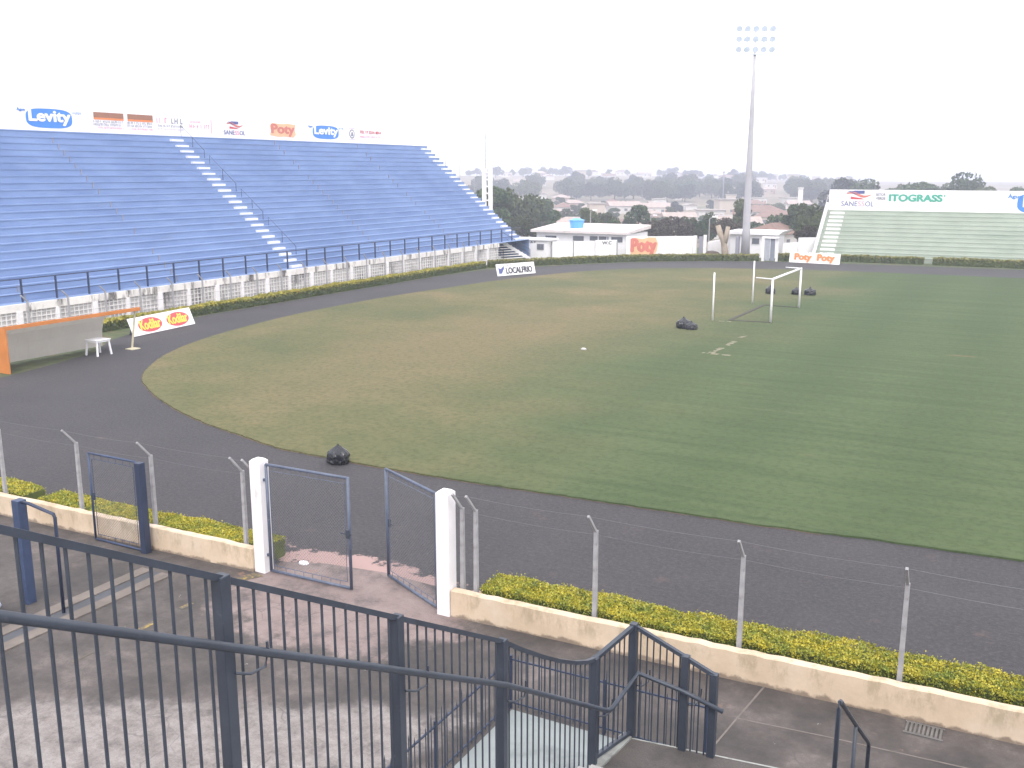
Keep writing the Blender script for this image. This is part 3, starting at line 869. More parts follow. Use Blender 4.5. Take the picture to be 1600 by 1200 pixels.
# fence along the wall: concrete posts with arms leaning towards the spectators, and line wires
def fence_post_mesh():
    mb = MB()
    mb.add([(-.042, -.042, 0.0), (.042, -.042, 0.0), (.042, .042, 0.0), (-.042, .042, 0.0), (-.034, -.034, 2.2), (.034, -.034, 2.2), (.034, .034, 2.2), (-.034, .034, 2.2)],
           [(0, 1, 5, 4), (1, 2, 6, 5), (2, 3, 7, 6), (3, 0, 4, 7), (4, 5, 6, 7)])
    mb.beam((0, 0.0, 2.17), (0, -0.36, 2.58), 0.045, 0.045)
    return mb
def near_fence(label, xs, wires):
    root = empty('wire_fence', (xs[0], wall_y(xs[0]) + .1, 0), label, 'fence', 'fences on the near wall')
    src = None
    for x in xs:
        y = wall_y(x) + .1 + .17
        if src is None:
            m_ = fence_post_mesh(); m_.v = [(a + x, b + y, c) for a, b, c in m_.v]
            src = m_.build('fence_post', M['post_concrete'], root)
        else:
            o = src.copy(); COL.objects.link(o)
            o.location = (x - xs[0], y - (wall_y(xs[0]) + .27), 0)
    wm = MB()
    for dy, z in wires:
        for a, b in zip(xs[:-1], xs[1:]):
            pts = [(lerp(a, b, k / 6), wall_y(lerp(a, b, k / 6)) + .27 + dy, z - 0.03 * math.sin(math.pi * k / 6)) for k in range(7)]
            wm.tube(pts, 0.0022, 4)
    wm.build('line_wire', M['wire'], root)
    return root
near_fence('wire fence on slim grey posts, left of the open gates', [-31.2, -28.5, -25.8, -23.1, -20.3, -17.85, -15.12, -14.78], [(-.36, 2.58), (.05, 2.1)])
near_fence('wire fence on slim grey posts, right of the open gates', [-9.6, -9.3, -6.8, -4.1, -1.48, 1.2, 3.9], [(-.36, 2.58), (.05, 2.1)])

# drain grate by the wall
mb = MB()
for k in range(9): mb.box(-1.28 + k * .062, -1.245 + k * .062, 15.36, 15.66, 0.006, 0.03)
mb.box(-1.30, -0.72, 15.32, 15.36, 0.006, 0.028); mb.box(-1.30, -0.72, 15.66, 15.70, 0.006, 0.028)
tag(mb.build('drain_grate', mat('cast_iron', (0.13, 0.125, 0.12), 0.6, 0.2, 5)), 'grey slotted drain grate at the foot of the cream wall', 'drain')

# ------------------------------------------------------------------ railings round the near stairs
SL = 2.1                 # landing level
AX = -3.94               # line of the descending guard rail
def guard_y_z(y): return 4.53 + (7.13 - y) * 0.557 if y < 7.13 else 4.53 - 1.13 * (1 - max(0.0, 1 - (y - 7.13) / 2.09) ** 1.25)
def guard_rail():
    root = empty('guard_rail', (AX, 9.22, SL), 'dark blue steel guard rail with upright bars descending the stairs to the landing', 'railing')
    ys = [-1.2, 0.4, 2.1, 3.85, 5.54, 7.13, 9.22]
    pw = {k: 0.14 for k in range(7)}
    for i, y in enumerate(ys):
        m_ = MB(); zt = guard_y_z(y)
        m_.box(AX - .04, AX + .04, y - .04, y + .04, zt - 1.46, zt + 0.02)
        m_.build('post', M['dark_metal'], root, bevel=0.006)
    # landing side and the short flight that turns right
    cx, cy = -3.79, 10.0
    for (x, y, zb, zt) in ((cx, cy, 1.9, 3.53), (-3.17, 10.02, 1.7, 3.27), (-2.84, 10.04, 1.6, 3.12)):
        m_ = MB(); m_.box(x - .043, x + .043, y - .043, y + .043, zb, zt); m_.build('post', M['dark_metal'], root, bevel=0.006)
    top = MB()
    pts = [(AX, y, guard_y_z(y)) for y in [-1.2, 2, 5, 7.13, 7.5, 7.9, 8.3, 8.7, 9.0, 9.22]]
    for a, b in zip(pts[:-1], pts[1:]): top.beam(a, b, 0.043, 0.04)
    top.beam((AX, 9.22, 3.40), (cx, cy, 3.50), 0.05, 0.045)
    top.beam((cx, cy, 3.50), (-2.84, 10.04, 3.10), 0.05, 0.045)
    top.build('top_rail', M['dark_metal'], root)
    bot = MB()
    bot.beam((AX, -1.2, guard_y_z(-1.2) - 1.38), (AX, 8.2, guard_y_z(8.2) - 1.38), 0.05, 0.04)
    bot.beam((AX, 9.22, SL + .1), (cx, cy, SL + .06), 0.05, 0.04)
    bot.build('bottom_rail', M['dark_metal'], root)
    bars = []
    y = -1.0
    while y < 9.12:
        if min(abs(y - q) for q in ys) > 0.06:
            m_ = MB(); zt = guard_y_z(y); m_.tube([(AX, y, zt - 1.38), (AX, y, zt - .02)], 0.0095, 6); bars.append(m_)
        y += 0.1215
    for k in range(1, 8):
        u = k / 8; x, y = lerp(AX, cx, u), lerp(9.22, cy, u)
        m_ = MB(); m_.tube([(x, y, SL + .1), (x, y, lerp(3.38, 3.48, u))], 0.0095, 6); bars.append(m_)
    for k in range(1, 12):
        u = k / 12; x = lerp(cx, -2.84, u)
        if abs(x + 3.17) < .06: continue
        m_ = MB(); m_.tube([(x, 10.02, lerp(1.85, 1.6, u)), (x, 10.02, lerp(3.48, 3.1, u))], 0.0095, 6); bars.append(m_)
    for m_ in bars[-100:]: m_.build('baluster', M['dark_metal'], root)
    hr = MB()
    hp = [(AX + .13, y, guard_y_z(y) - 0.40) for y in (-1.2, 2.46, 3.72, 5.35, 6.97)] + [(AX + .17, 9.2, 2.84), (AX + .19, 9.28, 2.83), (cx + .1, 10.0 - .09, 2.97), (-3.17, 9.94, 2.87), (-2.70, 9.96, 2.73)]
    hr.tube(hp, 0.027, 10)
    hr.build('handrail', M['dark_metal'], root, smooth=True)
    for (x, y, z) in [(AX, q, guard_y_z(q) - 0.58) for q in ys[:-1]] + [(AX, 9.22, 2.72), (cx, cy, 2.75), (-3.17, 10.02, 2.66)]:
        m_ = MB()
        m_.tube([(x + .05, y + .02, z), (x + .09, y + .10, z - .03), (x + .13, y + .18, z - .01), (x + .135, y + .2, z + .08), (x + .135, y + .2, z + .14)], 0.009, 6)
        m_.build('handrail_bracket', M['dark_metal'], root)
    return root
guard_rail()

def near_stand():
    root = empty('near_stand', (0, 9.2, 0), 'stained dark concrete landing with a pale edge below the guard rail', 'stand')
    m_ = MB()
    m_.add([(-3.86, 9.0, 1.75), (-3.76, 9.94, 1.75), (3.5, 10.85, 1.75), (3.5, 9.0, 1.75), (-3.86, 9.0, SL), (-3.76, 9.94, SL), (3.5, 10.85, SL), (3.5, 9.0, SL)],
           [(3, 2, 1, 0), (4, 7, 6, 5), (0, 1, 5, 4), (1, 2, 6, 5), (2, 3, 7, 6), (3, 0, 4, 7)])
    m_.build('landing', M['dirty_slab'], root)
    e = MB()
    e.beam((-3.76, 9.947, SL - .09), (3.5, 10.857, SL - .09), 0.022, 0.19)
    e.add([(-3.99, 9.0, SL - .25), (-3.86, 9.0, SL - .25), (-3.76, 9.94, SL - .25), (-3.89, 9.98, SL - .25), (-3.99, 9.0, SL + .03), (-3.86, 9.0, SL + .03), (-3.76, 9.94, SL + .03), (-3.89, 9.98, SL + .03)],
          [(3, 2, 1, 0), (4, 5, 6, 7), (0, 1, 5, 4), (1, 2, 6, 5), (2, 3, 7, 6), (3, 0, 4, 7)])
    e.build('landing_edge', M['slab_edge'], root)
    s = MB()
    for k in range(22):
        y1, z = 9.0 - k * .34, SL + (k + 1) * .175
        s.box(-3.86, 4.5, y1 - .34 - (3 if k == 21 else 0), y1, z - .3, z)
    s.build('stairs', M['concrete'], root)
    p = MB()
    p.box(-3.7, 3.5, 8.6, 8.9, 0.0, 1.74); p.box(-3.7, -3.4, 8.0, 9.4, 0.0, 1.74)
    p.box(-3.7, 4.5, -1.5, 1.5, 0.0, 5.1)
    p.build('support_wall', M['concrete'], root)
near_stand()

# low fence with pointed bars round the bare cement floor below the stairs
def spear_fence():
    root = empty('spear_fence', (-7.05, 13.05, 0), 'low dark blue fence with pointed bars round the grey cement floor', 'fence')
    xa, yb, zt = -7.05, 13.05, 0.88
    for (x, y) in ((xa, yb), (xa, 8.6), (xa, 10.8), (-5.4, yb), (-3.78, yb)):
        m_ = MB(); m_.box(x - .022, x + .022, y - .022, y + .022, 0.0, .95); m_.build('post', M['navy_metal'], root)
    r_ = MB()
    r_.beam((xa, 8.0, zt), (xa, yb, zt), .026, .026); r_.beam((xa, yb, zt), (-3.78, yb, zt + .03), .026, .026)
    r_.beam((xa, 8.0, .12), (xa, yb, .12), .024, .024); r_.beam((xa, yb, .12), (-3.78, yb, .12), .024, .024)
    r_.build('rail', M['navy_metal'], root)
    def bar(x, y, h):
        m_ = MB(); m_.tube([(x, y, .05), (x, y, h)], 0.009, 6); m_.tube([(x, y, h), (x, y, h + .09)], 0.012, 6, r2=0.001)
        m_.build('pointed_bar', M['dark_metal'], root)
    y = 8.3; k = 0
    while y < yb - .05:
        bar(xa, y, 1.02 if k % 2 else 0.90); y += .14; k += 1
    x = xa + .14
    while x < -3.85:
        bar(x, yb, 1.02 if k % 2 else 0.90); x += .14; k += 1
spear_fence()
m_ = MB(); m_.box(-7.0, -3.78, 6.0, 13.0, 0.0, 0.02)
tag(m_.build('cement_floor', M['bare_concrete']), kind='structure')

# tube handrail on the right
def u_rail():
    root = empty('tube_handrail', (-1.5, 10.1, SL), 'dark bent tube handrail with three legs, lower right corner', 'handrail')
    m_ = MB(); m_.tube([(-1.5, 10.1, 1.2), (-1.5, 10.1, 3.02), (-1.5, 10.14, 3.08), (-1.5, 10.2, 3.06), (-1.5, 11.5, 2.1), (-1.5, 12.84, 1.13), (-1.5, 12.9, 1.05), (-1.5, 12.9, 0.0)], 0.026, 10)
    m_.build('rail', M['dark_metal'], root, smooth=True)
    m_ = MB(); m_.tube([(-1.5, 11.5, 0.0), (-1.5, 11.5, 2.09)], 0.024, 10); m_.build('leg', M['dark_metal'], root, smooth=True)
u_rail()

# blue posts and barrier at the left edge
def left_barrier():
    root = empty('pipe_barrier', (-17.6, 12.0, 0), 'thick blue post joined to a thinner post by a bent pipe, at left', 'barrier')
    m_ = MB(); m_.box(-17.74, -17.54, 11.9, 12.1, 0, 2.2); m_.build('post', M['blue_metal'], root, bevel=.01)
    m_ = MB(); m_.tube([(-17.54, 12, 2.17), (-17.35, 12, 2.17), (-16.62, 12, 2.07), (-16.58, 12, 2.0), (-16.6, 12, 0)], .035, 8); m_.build('bent_pipe', M['navy_metal'], root, smooth=True)
left_barrier()
rng = random.Random(21)
def crumpled(center, rx, ry, rz, seed, n=3, amp=.18, tie=False):
    bm = bmesh.new()
    bmesh.ops.create_icosphere(bm, subdivisions=n + 1, radius=1.0)
    r = random.Random(seed)
    dirs = [(Vector((r.gauss(0, 1), r.gauss(0, 1), r.gauss(0, 1))).normalized(), r.uniform(4, 11), r.uniform(0, 6.28), r.uniform(.3, 1)) for _ in range(14)]
    for v in bm.verts:
        p = v.co.copy()
        f = 1 + amp * sum(abs(math.sin(p.dot(d) * k + ph)) * a for d, k, ph, a in dirs) / 5 - amp * .6
        p = p * f
        if p.z < -.55: p.z = -.55
        if tie and p.z > .55:
            q = max(0.22, 1 - (p.z - .55) * 1.6)
            p.x *= q; p.y *= q; p.z = .55 + (p.z - .55) * 1.05
        v.co = Vector((center[0] + p.x * rx, center[1] + p.y * ry, center[2] + (p.z + .55) * rz))
    mb = MB()
    bm.verts.index_update()
    mb.add([tuple(v.co) for v in bm.verts], [tuple(v.index for v in f.verts) for f in bm.faces])
    bm.free()
    return mb
tag(crumpled((-17.95, 10.9, .01), .45, .5, .28, 31, 3, .3).build('plastic_sheet', mat('sheet_plastic', (0.5, 0.58, 0.68), 0.4, 0.2, 3, stain=(0.08, 0.16, 0.42), stain_scale=2.5, stain_lo=.5, stain_hi=.56)),
    'crumpled white and blue plastic sheet lying by the thick blue post', 'plastic sheet')

# ------------------------------------------------------------------ rubbish bags and litter
def bag(label, x, y, s, seed, flat=1.0, tie=True, z=0.05):
    o = crumpled((x, y, z), s * .76, s * .7, s * .78 * flat, seed, 3, .36, tie).build('rubbish_bag', M['bag'])
    tag(o, label, 'rubbish bag', 'black rubbish bags on the grass')
# brown earth showing along the ragged edge of the turf
bag('tied black rubbish bag at the track edge of the grass, nearest the open gates', -18.3, 22.95, .40, 1, 1.1, z=0.0)
bag('black rubbish bag, left one of the pair left of the near net pole', -17.65, 53.0, .46, 2, 1.0)
bag('flatter black rubbish bag, right one of the pair left of the near net pole', -17.15, 52.8, .38, 3, .85)
bag('black rubbish bag seen just left of the near goal post, farthest away', -17.4, 71.3, .38, 4, 1.2)
bag('black rubbish bag directly behind the far goal post', -15.65, 71.7, .40, 5, 1.0)
bag('black rubbish bag a little right of the far goal post', -14.75, 71.9, .42, 6, .95)
tag(crumpled((-19.7, 44.0, .05), .12, .07, .06, 9, 3, .3).build('litter', mat('dull_paper', (.5, .47, .46), .8, .1, 3)), 'scrap of white litter lying on the brownish grass', 'litter')
tag(crumpled((-14.05, 16.25, .0), .11, .08, .04, 12, 3, .3).build('litter', M['plastic_white']), 'scrap of white litter behind the left gate leaf', 'litter')

# ------------------------------------------------------------------ goal
def goal():
    root = empty('football_goal', (-13.9, 61.05, .05), 'white football goal without its net', 'goal')
    for y in (57.4, 64.7):
        m_ = MB(); m_.tube([(-13.9, y, 0.03), (-13.9, y, 2.56)], .065, 12); m_.build('goal_post', M['white_clean'], root, smooth=True)
        a = MB(); a.tube([(-13.9, y, 2.56), (-14.95, y + .3, 2.56)], .035, 8); a.build('net_arm', M['white_clean'], root, smooth=True)
    m_ = MB(); m_.tube([(-13.9, 57.34, 2.56), (-13.9, 64.76, 2.56)], .065, 12); m_.build('crossbar', M['white_clean'], root, smooth=True)
    g = MB()
    for a, b in (((-13.9, 57.4), (-16.2, 57.1)), ((-16.2, 57.1), (-16.2, 64.9)), ((-16.2, 64.9), (-13.9, 64.7))):
        g.beam((a[0], a[1], .06), (b[0], b[1], .06), .22, .03)
    g.build('ground_frame', mat('dark_earth', (0.045, 0.04, 0.03), .9, .3, 3), root)
goal()
for y, lab in ((56.6, 'thin white net pole nearer the camera, left of the goal'), (65.4, 'thin white net pole farther away, behind the goal')):
    m_ = MB(); m_.tube([(-17.1, y, 0.03), (-17.1, y, 2.85)], .05, 10)
    tag(m_.build('net_pole', M['white_clean'], smooth=True), lab, 'pole', 'net poles behind the goal')

# ------------------------------------------------------------------ blue stand
BX, BZ0, BZ1, NROW = -47.6, 1.9, 11.2, 23
BY0, BY1 = 14.0, 90.0
TR, RS = (59.0 - 47.6) / NROW, (BZ1 - BZ0) / NROW
XA, YA, ZA = Vector((1, 0, 0)), Vector((0, 1, 0)), Vector((0, 0, 1))

def blue_stand():
    root = empty('blue_stand', (BX, 52, 0), 'blue terraced grandstand with a white advert wall along its top', 'grandstand')
    mb = MB()
    prof = [(BX + 1.1, BZ0), (BX, BZ0)]
    for i in range(NROW):
        x, z = BX - i * TR, BZ0 + (i + 1) * RS
        # each riser is set back under a small nosing
        prof += [(x - .028, z - RS + .001), (x - .028, z - .075), (x + .0, z - .07), (x + .0, z)]
    prof += [(BX - NROW * TR, BZ1), (BX - NROW * TR - 1.6, BZ1), (BX - NROW * TR - 1.6, 0)]
    n = len(prof)
    vs = [(x, BY0, z) for x, z in prof] + [(x, BY1, z) for x, z in prof]
    fs = [(i, i + 1, n + i + 1, n + i) for i in range(n - 1)]
    base = [(BX + 1.1, 0.0)]
    vs += [(BX + 1.1, BY0, 0), (BX + 1.1, BY1, 0)]
    fs += [tuple([2 * n] + list(range(n - 1, -1, -1))), tuple([2 * n + 1] + list(range(n, 2 * n)))]
    mb.add(vs, fs)
    mb.build('terrace', M['blue_terrace'], root)
    # half-height white steps of the two stairways
    for yc, wd, nm in ((55.6, 1.1, None), (89.3, 1.1, None), (18.5, 1.1, None)):
        s = MB(); rs_ = random.Random(int(yc))
        for i in range(NROW):
            x, z = BX - i * TR, BZ0 + i * RS
            q_ = rs_.uniform(-.06, .06); s.box(x - .04, x + .22, yc - wd / 2 + q_, yc + wd / 2 + q_ * .5, z + .004, z + RS * rs_.uniform(.30, .40))
        s.build('stairway', M['white_paint'], root)
    # construction joints: dark gaps running up the risers
    rj = random.Random(2)
    for y in (34.0, 44.6, 66.5, 78.0):
        for i in range(NROW):
            if rj.random() < .25: continue
            x, z = BX - i * TR, BZ0 + i * RS
            j = MB(); j.box(x - .045, x + .004, y - .035, y + .035, z + .02, z + RS - .005); j.build('expansion_joint', M['sign_grey'], root)
    # advert wall
    wx = BX - NROW * TR
    wall = MB()
    wall.box(wx - .2, wx, BY0, 88.2, BZ1, 12.78)
    aw = wall.build('advert_wall', M['board_white'], root)
    O, A, B, N = (wx, 0, 0), (0, 1, 0), (0, 0, 1), (1, 0, 0)
    def art(nm, mtl, pts, d=0.004, th=0.012, par=aw):
        m_ = MB(); m_.prism(pts, O, A, B, N, d, d + th); return m_.build(nm, mtl, par)
    def words(body, mtl, s0, s1, t0, t1, d=0.022, **k): return text_part('lettering', body, mtl, aw, O, A, B, N, s0, s1, t0, t1, d, **k)
    rs2 = random.Random(14)
    def worn_line(mtl, a, b, z0, z1, d=.02):
        # lettering too worn to read: a row of broken upright strokes
        m_ = MB(); s = a; h = z1 - z0
        while s < b - h * .3:
            w_ = h * rs2.uniform(.12, .2)
            t_ = h * rs2.uniform(0, .25)
            m_.prism([(s, z0 + t_ * .3), (s + w_, z0), (s + w_ * 1.2, z1 - t_), (s + w_ * .2, z1)], O, A, B, N, d, d + .01)
            if rs2.random() < .6:
                q = z0 + h * rs2.choice([0, .4, .8]); m_.prism([(s + w_, q), (s + h * .5, q), (s + h * .5, q + h * .2), (s + w_, q + h * .2)], O, A, B, N, d, d + .0092)
            s += h * rs2.uniform(.55, .8) + (h * .5 if rs2.random() < .15 else 0)
        return m_.build('lettering', mtl, aw)
    def rect(a, b, c, d): return [(a, c), (b, c), (b, d), (a, d)]
    def levity(a, b, z0, z1):
        cx, cz = (a + b) / 2, (z0 + z1) / 2
        art('painted_shape', M['sign_blue'], ellipse(cx, cz - .02, (b - a) / 2, (z1 - z0) / 2, 36, 3.2))
        words('Levity', M['board_white'], a + .22, b - .15, z0 + .18, z1 - .12, bold=.05)
        words('Água', M['sign_blue'], a - .62, a - .02, z1 - .28, z1 - .02, bold=.02)
        worn_line(M['sign_blue'], b + .02, b + .75, z1 - .28, z1 - .12)
    levity(43.5, 47.0, 11.42, 12.66)
    levity(72.1, 75.8, 11.50, 12.68)
    for a, b in ((48.75, 51.3), (51.65, 53.95)):
        art('painted_shape', M['sign_brown'], rect(a, b, 12.25, 12.62))
        art('painted_shape', M['sign_orange'], rect(a, b, 12.12, 12.25), .006)
        for q, (z0, z1) in enumerate(((11.92, 12.08), (11.72, 11.88))):
            worn_line(M['sign_grey'], a - .05, b - .1, z0, z1)
        worn_line(M['sign_pink'], a + .3, b, 11.53, 11.66)
    worn_line(M['sign_pink'], 54.3, 55.4, 12.1, 12.52); worn_line(M['sign_grey'], 55.7, 56.9, 12.1, 12.52)
    worn_line(M['sign_grey'], 54.4, 56.9, 11.84, 12.0); worn_line(M['sign_pale'], 54.4, 56.9, 11.62, 11.76)
    worn_line(M['sign_pink'], 57.6, 58.7, 12.24, 12.42); worn_line(M['sign_pink'], 57.5, 59.6, 11.85, 12.15)
    art('painted_shape', M['sign_pink'], rect(59.75, 59.81, 11.5, 12.6))
    sanessol(aw, art, words, 61.1, 63.5, 11.5, 12.55)
    poty_patch(art, words, 66.5, 69.8, 11.48, 12.62)
    art('painted_shape', M['sign_grey'], ellipse(77.8, 12.05, .42, .42, 20)); art('painted_shape', M['board_white'], ellipse(77.8, 12.05, .3, .3, 20), .02)
    art('painted_shape', M['sign_grey'], [(77.6, 11.85), (78.0, 11.85), (77.93, 12.22), (77.67, 12.22)], .036)
    art('painted_shape', M['sign_pale'], rect(77.35, 78.25, 12.5, 12.62)); art('painted_shape', M['sign_pale'], rect(77.35, 78.25, 11.5, 11.6))
    words('TEL 17 3214 4014', M['red'], 79.0, 82.4, 12.15, 12.42, bold=.02); words('www.', M['sign_pink'], 79.0, 79.8, 11.78, 11.9); worn_line(M['sign_pink'], 79.9, 82.4, 11.78, 11.96)
    return root

def sanessol(aw, art, words, a, b, z0, z1):
    w_, h = b - a, z1 - z0
    c = (a + b) / 2
    art('painted_shape', M['sign_navy'], [(c - .02 * w_, z0 + .78 * h), (c + .2 * w_, z0 + .80 * h), (c + .2 * w_, z1), (c - .1 * w_, z1), (c - .25 * w_, z0 + .93 * h)])
    art('painted_shape', M['red'], [(c - .22 * w_, z0 + .44 * h), (c + .22 * w_, z0 + .44 * h), (c + .1 * w_, z0 + .52 * h), (c - .22 * w_, z0 + .62 * h)])
    art('painted_shape', M['salmon'], wave_band(c - .36 * w_, c + .40 * w_, z0 + .74 * h, .12 * h, .17 * h, ph=.3), .018)
    art('painted_shape', M['sign_navy'], wave_band(c - .36 * w_, c + .02 * w_, z0 + .86 * h, .08 * h, .06 * h, ph=.0), .034)
    words('SANE', M['sign_navy'], a, a + .50 * w_, z0, z0 + .32 * h, d=.02, bold=.0)
    words('SS', M['sign_pink'], a + .52 * w_, a + .72 * w_, z0, z0 + .32 * h, d=.02, bold=.0)
    words('OL', M['sign_navy'], a + .74 * w_, b, z0, z0 + .32 * h, d=.02, bold=.0)

def poty_patch(art, words, a, b, z0, z1, halo='sign_peach', ink='salmon'):
    w_, h = b - a, z1 - z0
    P = [(0, .1), (.3, 0), (.55, .04), (.9, .0), (1, .2), (.96, .6), (1, .95), (.7, 1), (.4, .95), (.1, 1), (0, .8), (.04, .45)]
    art('painted_shape', M[halo], [(a + x * w_, z0 + y * h) for x, y in P])
    words('Poty', M[ink], a + .06 * w_, b - .06 * w_, z0 + .08 * h, z1 - .08 * h, d=.022, bold=.07)
blue_stand()

def stand_front_wall():
    root = empty('lattice_wall', (-46.5, 52, 0), 'white pierced block wall with black mould stains under the blue stand', 'wall')
    X = -46.5
    y0, y1 = BY0, 83.6
    m_ = MB()
    m_.box(X - .02, X + .12, y0, y1, 1.54, 1.93)
    m_.build('coping_band', M['white_stained'], root)
    m_ = MB(); m_.box(X + .0, X + .10, y0, y1, 0.0, .22); m_.build('plinth', M['white_stained'], root)
    m_ = MB()
    y = y0; k = 0
    while y < y1 - .4:
        wd = .34 if k % 2 == 0 else .2
        m_.box(X + .0, X + .16, y, y + wd, 0.22, 1.54)
        y += 2.32; k += 1
    m_.build('pilaster', M['white_paint'], root)
    m_ = MB(); m_.box(X - .02, X + .0, y0, y1, .22, 1.54); m_.build('recess', M['grey_recess'], root)
    m_ = MB()
    y = y0 + .3
    while y < y1:
        m_.box(X + .001, X + .06, y, y + .045, .22, 1.54); y += .29
    for z in (.44, .68, .92, 1.16, 1.38):
        m_.box(X + .002, X + .055, y0, y1, z, z + .04)
    m_.build('lattice', M['lattice_white'], root)
stand_front_wall()

def stand_railing():
    root = empty('stand_railing', (-47.2, 52, BZ0), 'dark blue railing of upright posts along the front of the blue stand', 'railing')
    src = None
    y = 19.0
    while y < 89:
        if src is None:
            m_ = MB(); m_.box(-47.24, -47.16, y - .04, y + .04, BZ0 - .02, 3.12); src = m_.build('post', M['navy_metal'], root); y_src = y
        else:
            o = src.copy(); COL.objects.link(o); o.location = (0, y - y_src, 0)
        y += 2.08
    for z, r in ((3.12, .03), (2.72, .016), (2.32, .016)):
        m_ = MB(); m_.tube([(-47.2, 16, z), (-47.2, 89.6, z)], r, 6); m_.build('rail', M['navy_metal'], root)
stand_railing()

def stair_rail(i0, i1, y, label, z_off=1.0):
    root = empty('stair_handrail', (BX - i0 * TR, y, BZ0 + i0 * RS), label, 'handrail', 'handrails up the white stairs')
    p0 = Vector((BX - i0 * TR - .2, y, BZ0 + i0 * RS)); p1 = Vector((BX - i1 * TR - .2, y, BZ0 + i1 * RS))
    m_ = MB(); m_.tube([p0 + ZA * .0, p0 + ZA * z_off, p1 + ZA * z_off, p1], .019, 6); m_.build('rail', M['navy_metal'], root)
    q = p0.lerp(p1, .5); m_ = MB(); m_.tube([q, q + ZA * z_off], .017, 6); m_.build('leg', M['navy_metal'], root)
for n_, (a, b) in enumerate(((1, 6), (7, 11), (12, 17), (18, 22.6))):
    stair_rail(a, b, 56.6, ['lowest dark handrail beside the central white stairs of the blue stand', 'second lowest dark handrail beside the central white stairs',
                            'second highest dark handrail beside the central white stairs', 'highest dark handrail at the top of the central white stairs'][n_])
for n_, i in enumerate((21, 17.5, 14, 10.5)):
    x, z = BX - i * TR, BZ0 + int(i) * RS + RS
    m_ = MB(); m_.tube([(x, 89.95, z - .3), (x, 89.95, z + 1.25)], .03, 6)
    tag(m_.build('edge_post', M['galv']), ['thin post at the far edge of the blue stand, highest of four', 'thin post at the far edge of the blue stand, second highest of four',
        'thin post at the far edge of the blue stand, third highest of four', 'thin post at the far edge of the blue stand, lowest of four'][n_], 'post', 'posts on the far edge of the blue stand')

def stand_fence():
    root = empty('wire_fence', (-46.05, 40, 0), 'pale bent topped fence posts between the hedge and the lattice wall', 'fence')
    src = None
    y = 33.0; ys = []
    while y < 79:
        ys.append(y)
        if src is None:
            m_ = MB(); m_.box(-46.09, -46.01, y - .04, y + .04, 0, 2.1); m_.beam((-46.05, y, 2.08), (-46.05 + .02, y - .36, 2.42), .06, .06)
            src = m_.build('fence_post', M['post_concrete'], root); ysrc = y
        else:
            o = src.copy(); COL.objects.link(o); o.location = (0, y - ysrc, 0)
        y += 2.42
    m_ = MB()
    for z in (1.2, 2.05): m_.tube([(-46.05, ys[0], z), (-46.05, ys[-1], z)], .004, 4)
    m_.build('line_wire', M['wire'], root)
stand_fence()

# stairs from the track up to the far end of the blue stand
def field_stairs():
    root = empty('field_stairs', (-46.9, 88.2, 0), 'short white flight of steps climbing to the far end of the blue stand', 'stairs')
    b0, b1 = Vector((-47.5, 86.4, 0)), Vector((-46.2, 89.6, 0))
    t0, t1 = Vector((-49.3, 83.6, 1.9)), Vector((-48.0, 86.8, 1.9))
    N_ = 8
    s = MB()
    for k in range(N_):
        u0, u1 = k / N_, (k + 1) / N_
        a0, a1 = b0.lerp(t0, u0), b1.lerp(t1, u0); c0, c1 = b0.lerp(t0, u1), b1.lerp(t1, u1)
        z = 1.9 * u1
        vs = [(a0.x, a0.y, z - .09), (a1.x, a1.y, z - .09), (c1.x, c1.y, z - .09), (c0.x, c0.y, z - .09), (a0.x, a0.y, z), (a1.x, a1.y, z), (c1.x, c1.y, z), (c0.x, c0.y, z)]
        s.add(vs, [(3, 2, 1, 0), (4, 5, 6, 7), (0, 1, 5, 4), (1, 2, 6, 5), (2, 3, 7, 6), (3, 0, 4, 7)])
    s.build('tread', M['white_paint'], root)
    g = MB()
    for a, t in ((b0, t0), (b1, t1)):
        d = (t1 - t0).normalized() * .12
        g.beam(a + ZA * -.02, t + ZA * -.05, .14, .3)
    g.build('stringer', M['white_paint'], root)
    r_ = MB()
    for a, t in ((b0, t0), (b1, t1)):
        r_.tube([a, a + ZA * .95, t + ZA * .95, t], .03, 6); q = a.lerp(t, .5); r_.tube([q, q + ZA * .95], .025, 6)
        r_.tube([a + ZA * .5, t + ZA * .5], .02, 6)
    r_.build('handrail', M['navy_metal'], root)
field_stairs()

def booth():
    root = empty('ticket_booth', (-45.9, 91.5, 0), 'small flat roofed white booth with one window beyond the blue stand', 'booth')
    m_ = MB(); m_.box(-47.1, -44.75, 90.7, 92.6, -0.05, 1.78); w_ = m_.build('wall', M['white_paint'], root)
    m_ = MB(); m_.box(-49.2, -44.5, 90.5, 92.8, 1.79, 1.93); m_.build('roof', M['white_clean'], root)
    m_ = MB(); m_.box(-45.95, -45.15, 90.64, 90.69, .85, 1.45); f = m_.build('window', M['sign_grey'], root)
    m_ = MB(); m_.box(-45.88, -45.5, 90.62, 90.639, .9, 1.4); m_.box(-45.46, -45.2, 90.62, 90.639, .9, 1.4); m_.build('pane', M['window_dark'], f)
    text_part('lettering', 'S A P', M['sign_black'], w_, (0, 90.7, 0), (1, 0, 0), (0, 0, 1), (0, -1, 0), -47.0, -46.1, 1.5, 1.68, .004)
    # sloping parapet towards the steps
    m_ = MB(); m_.prism([(-49.2, 1.78), (-47.1, 1.78), (-47.1, 0), (-47.3, 0)], (0, 90.72, 0), (1, 0, 0), (0, 0, 1), (0, -1, 0), -.12, 0.0); m_.build('parapet', M['white_paint'], root)
booth()

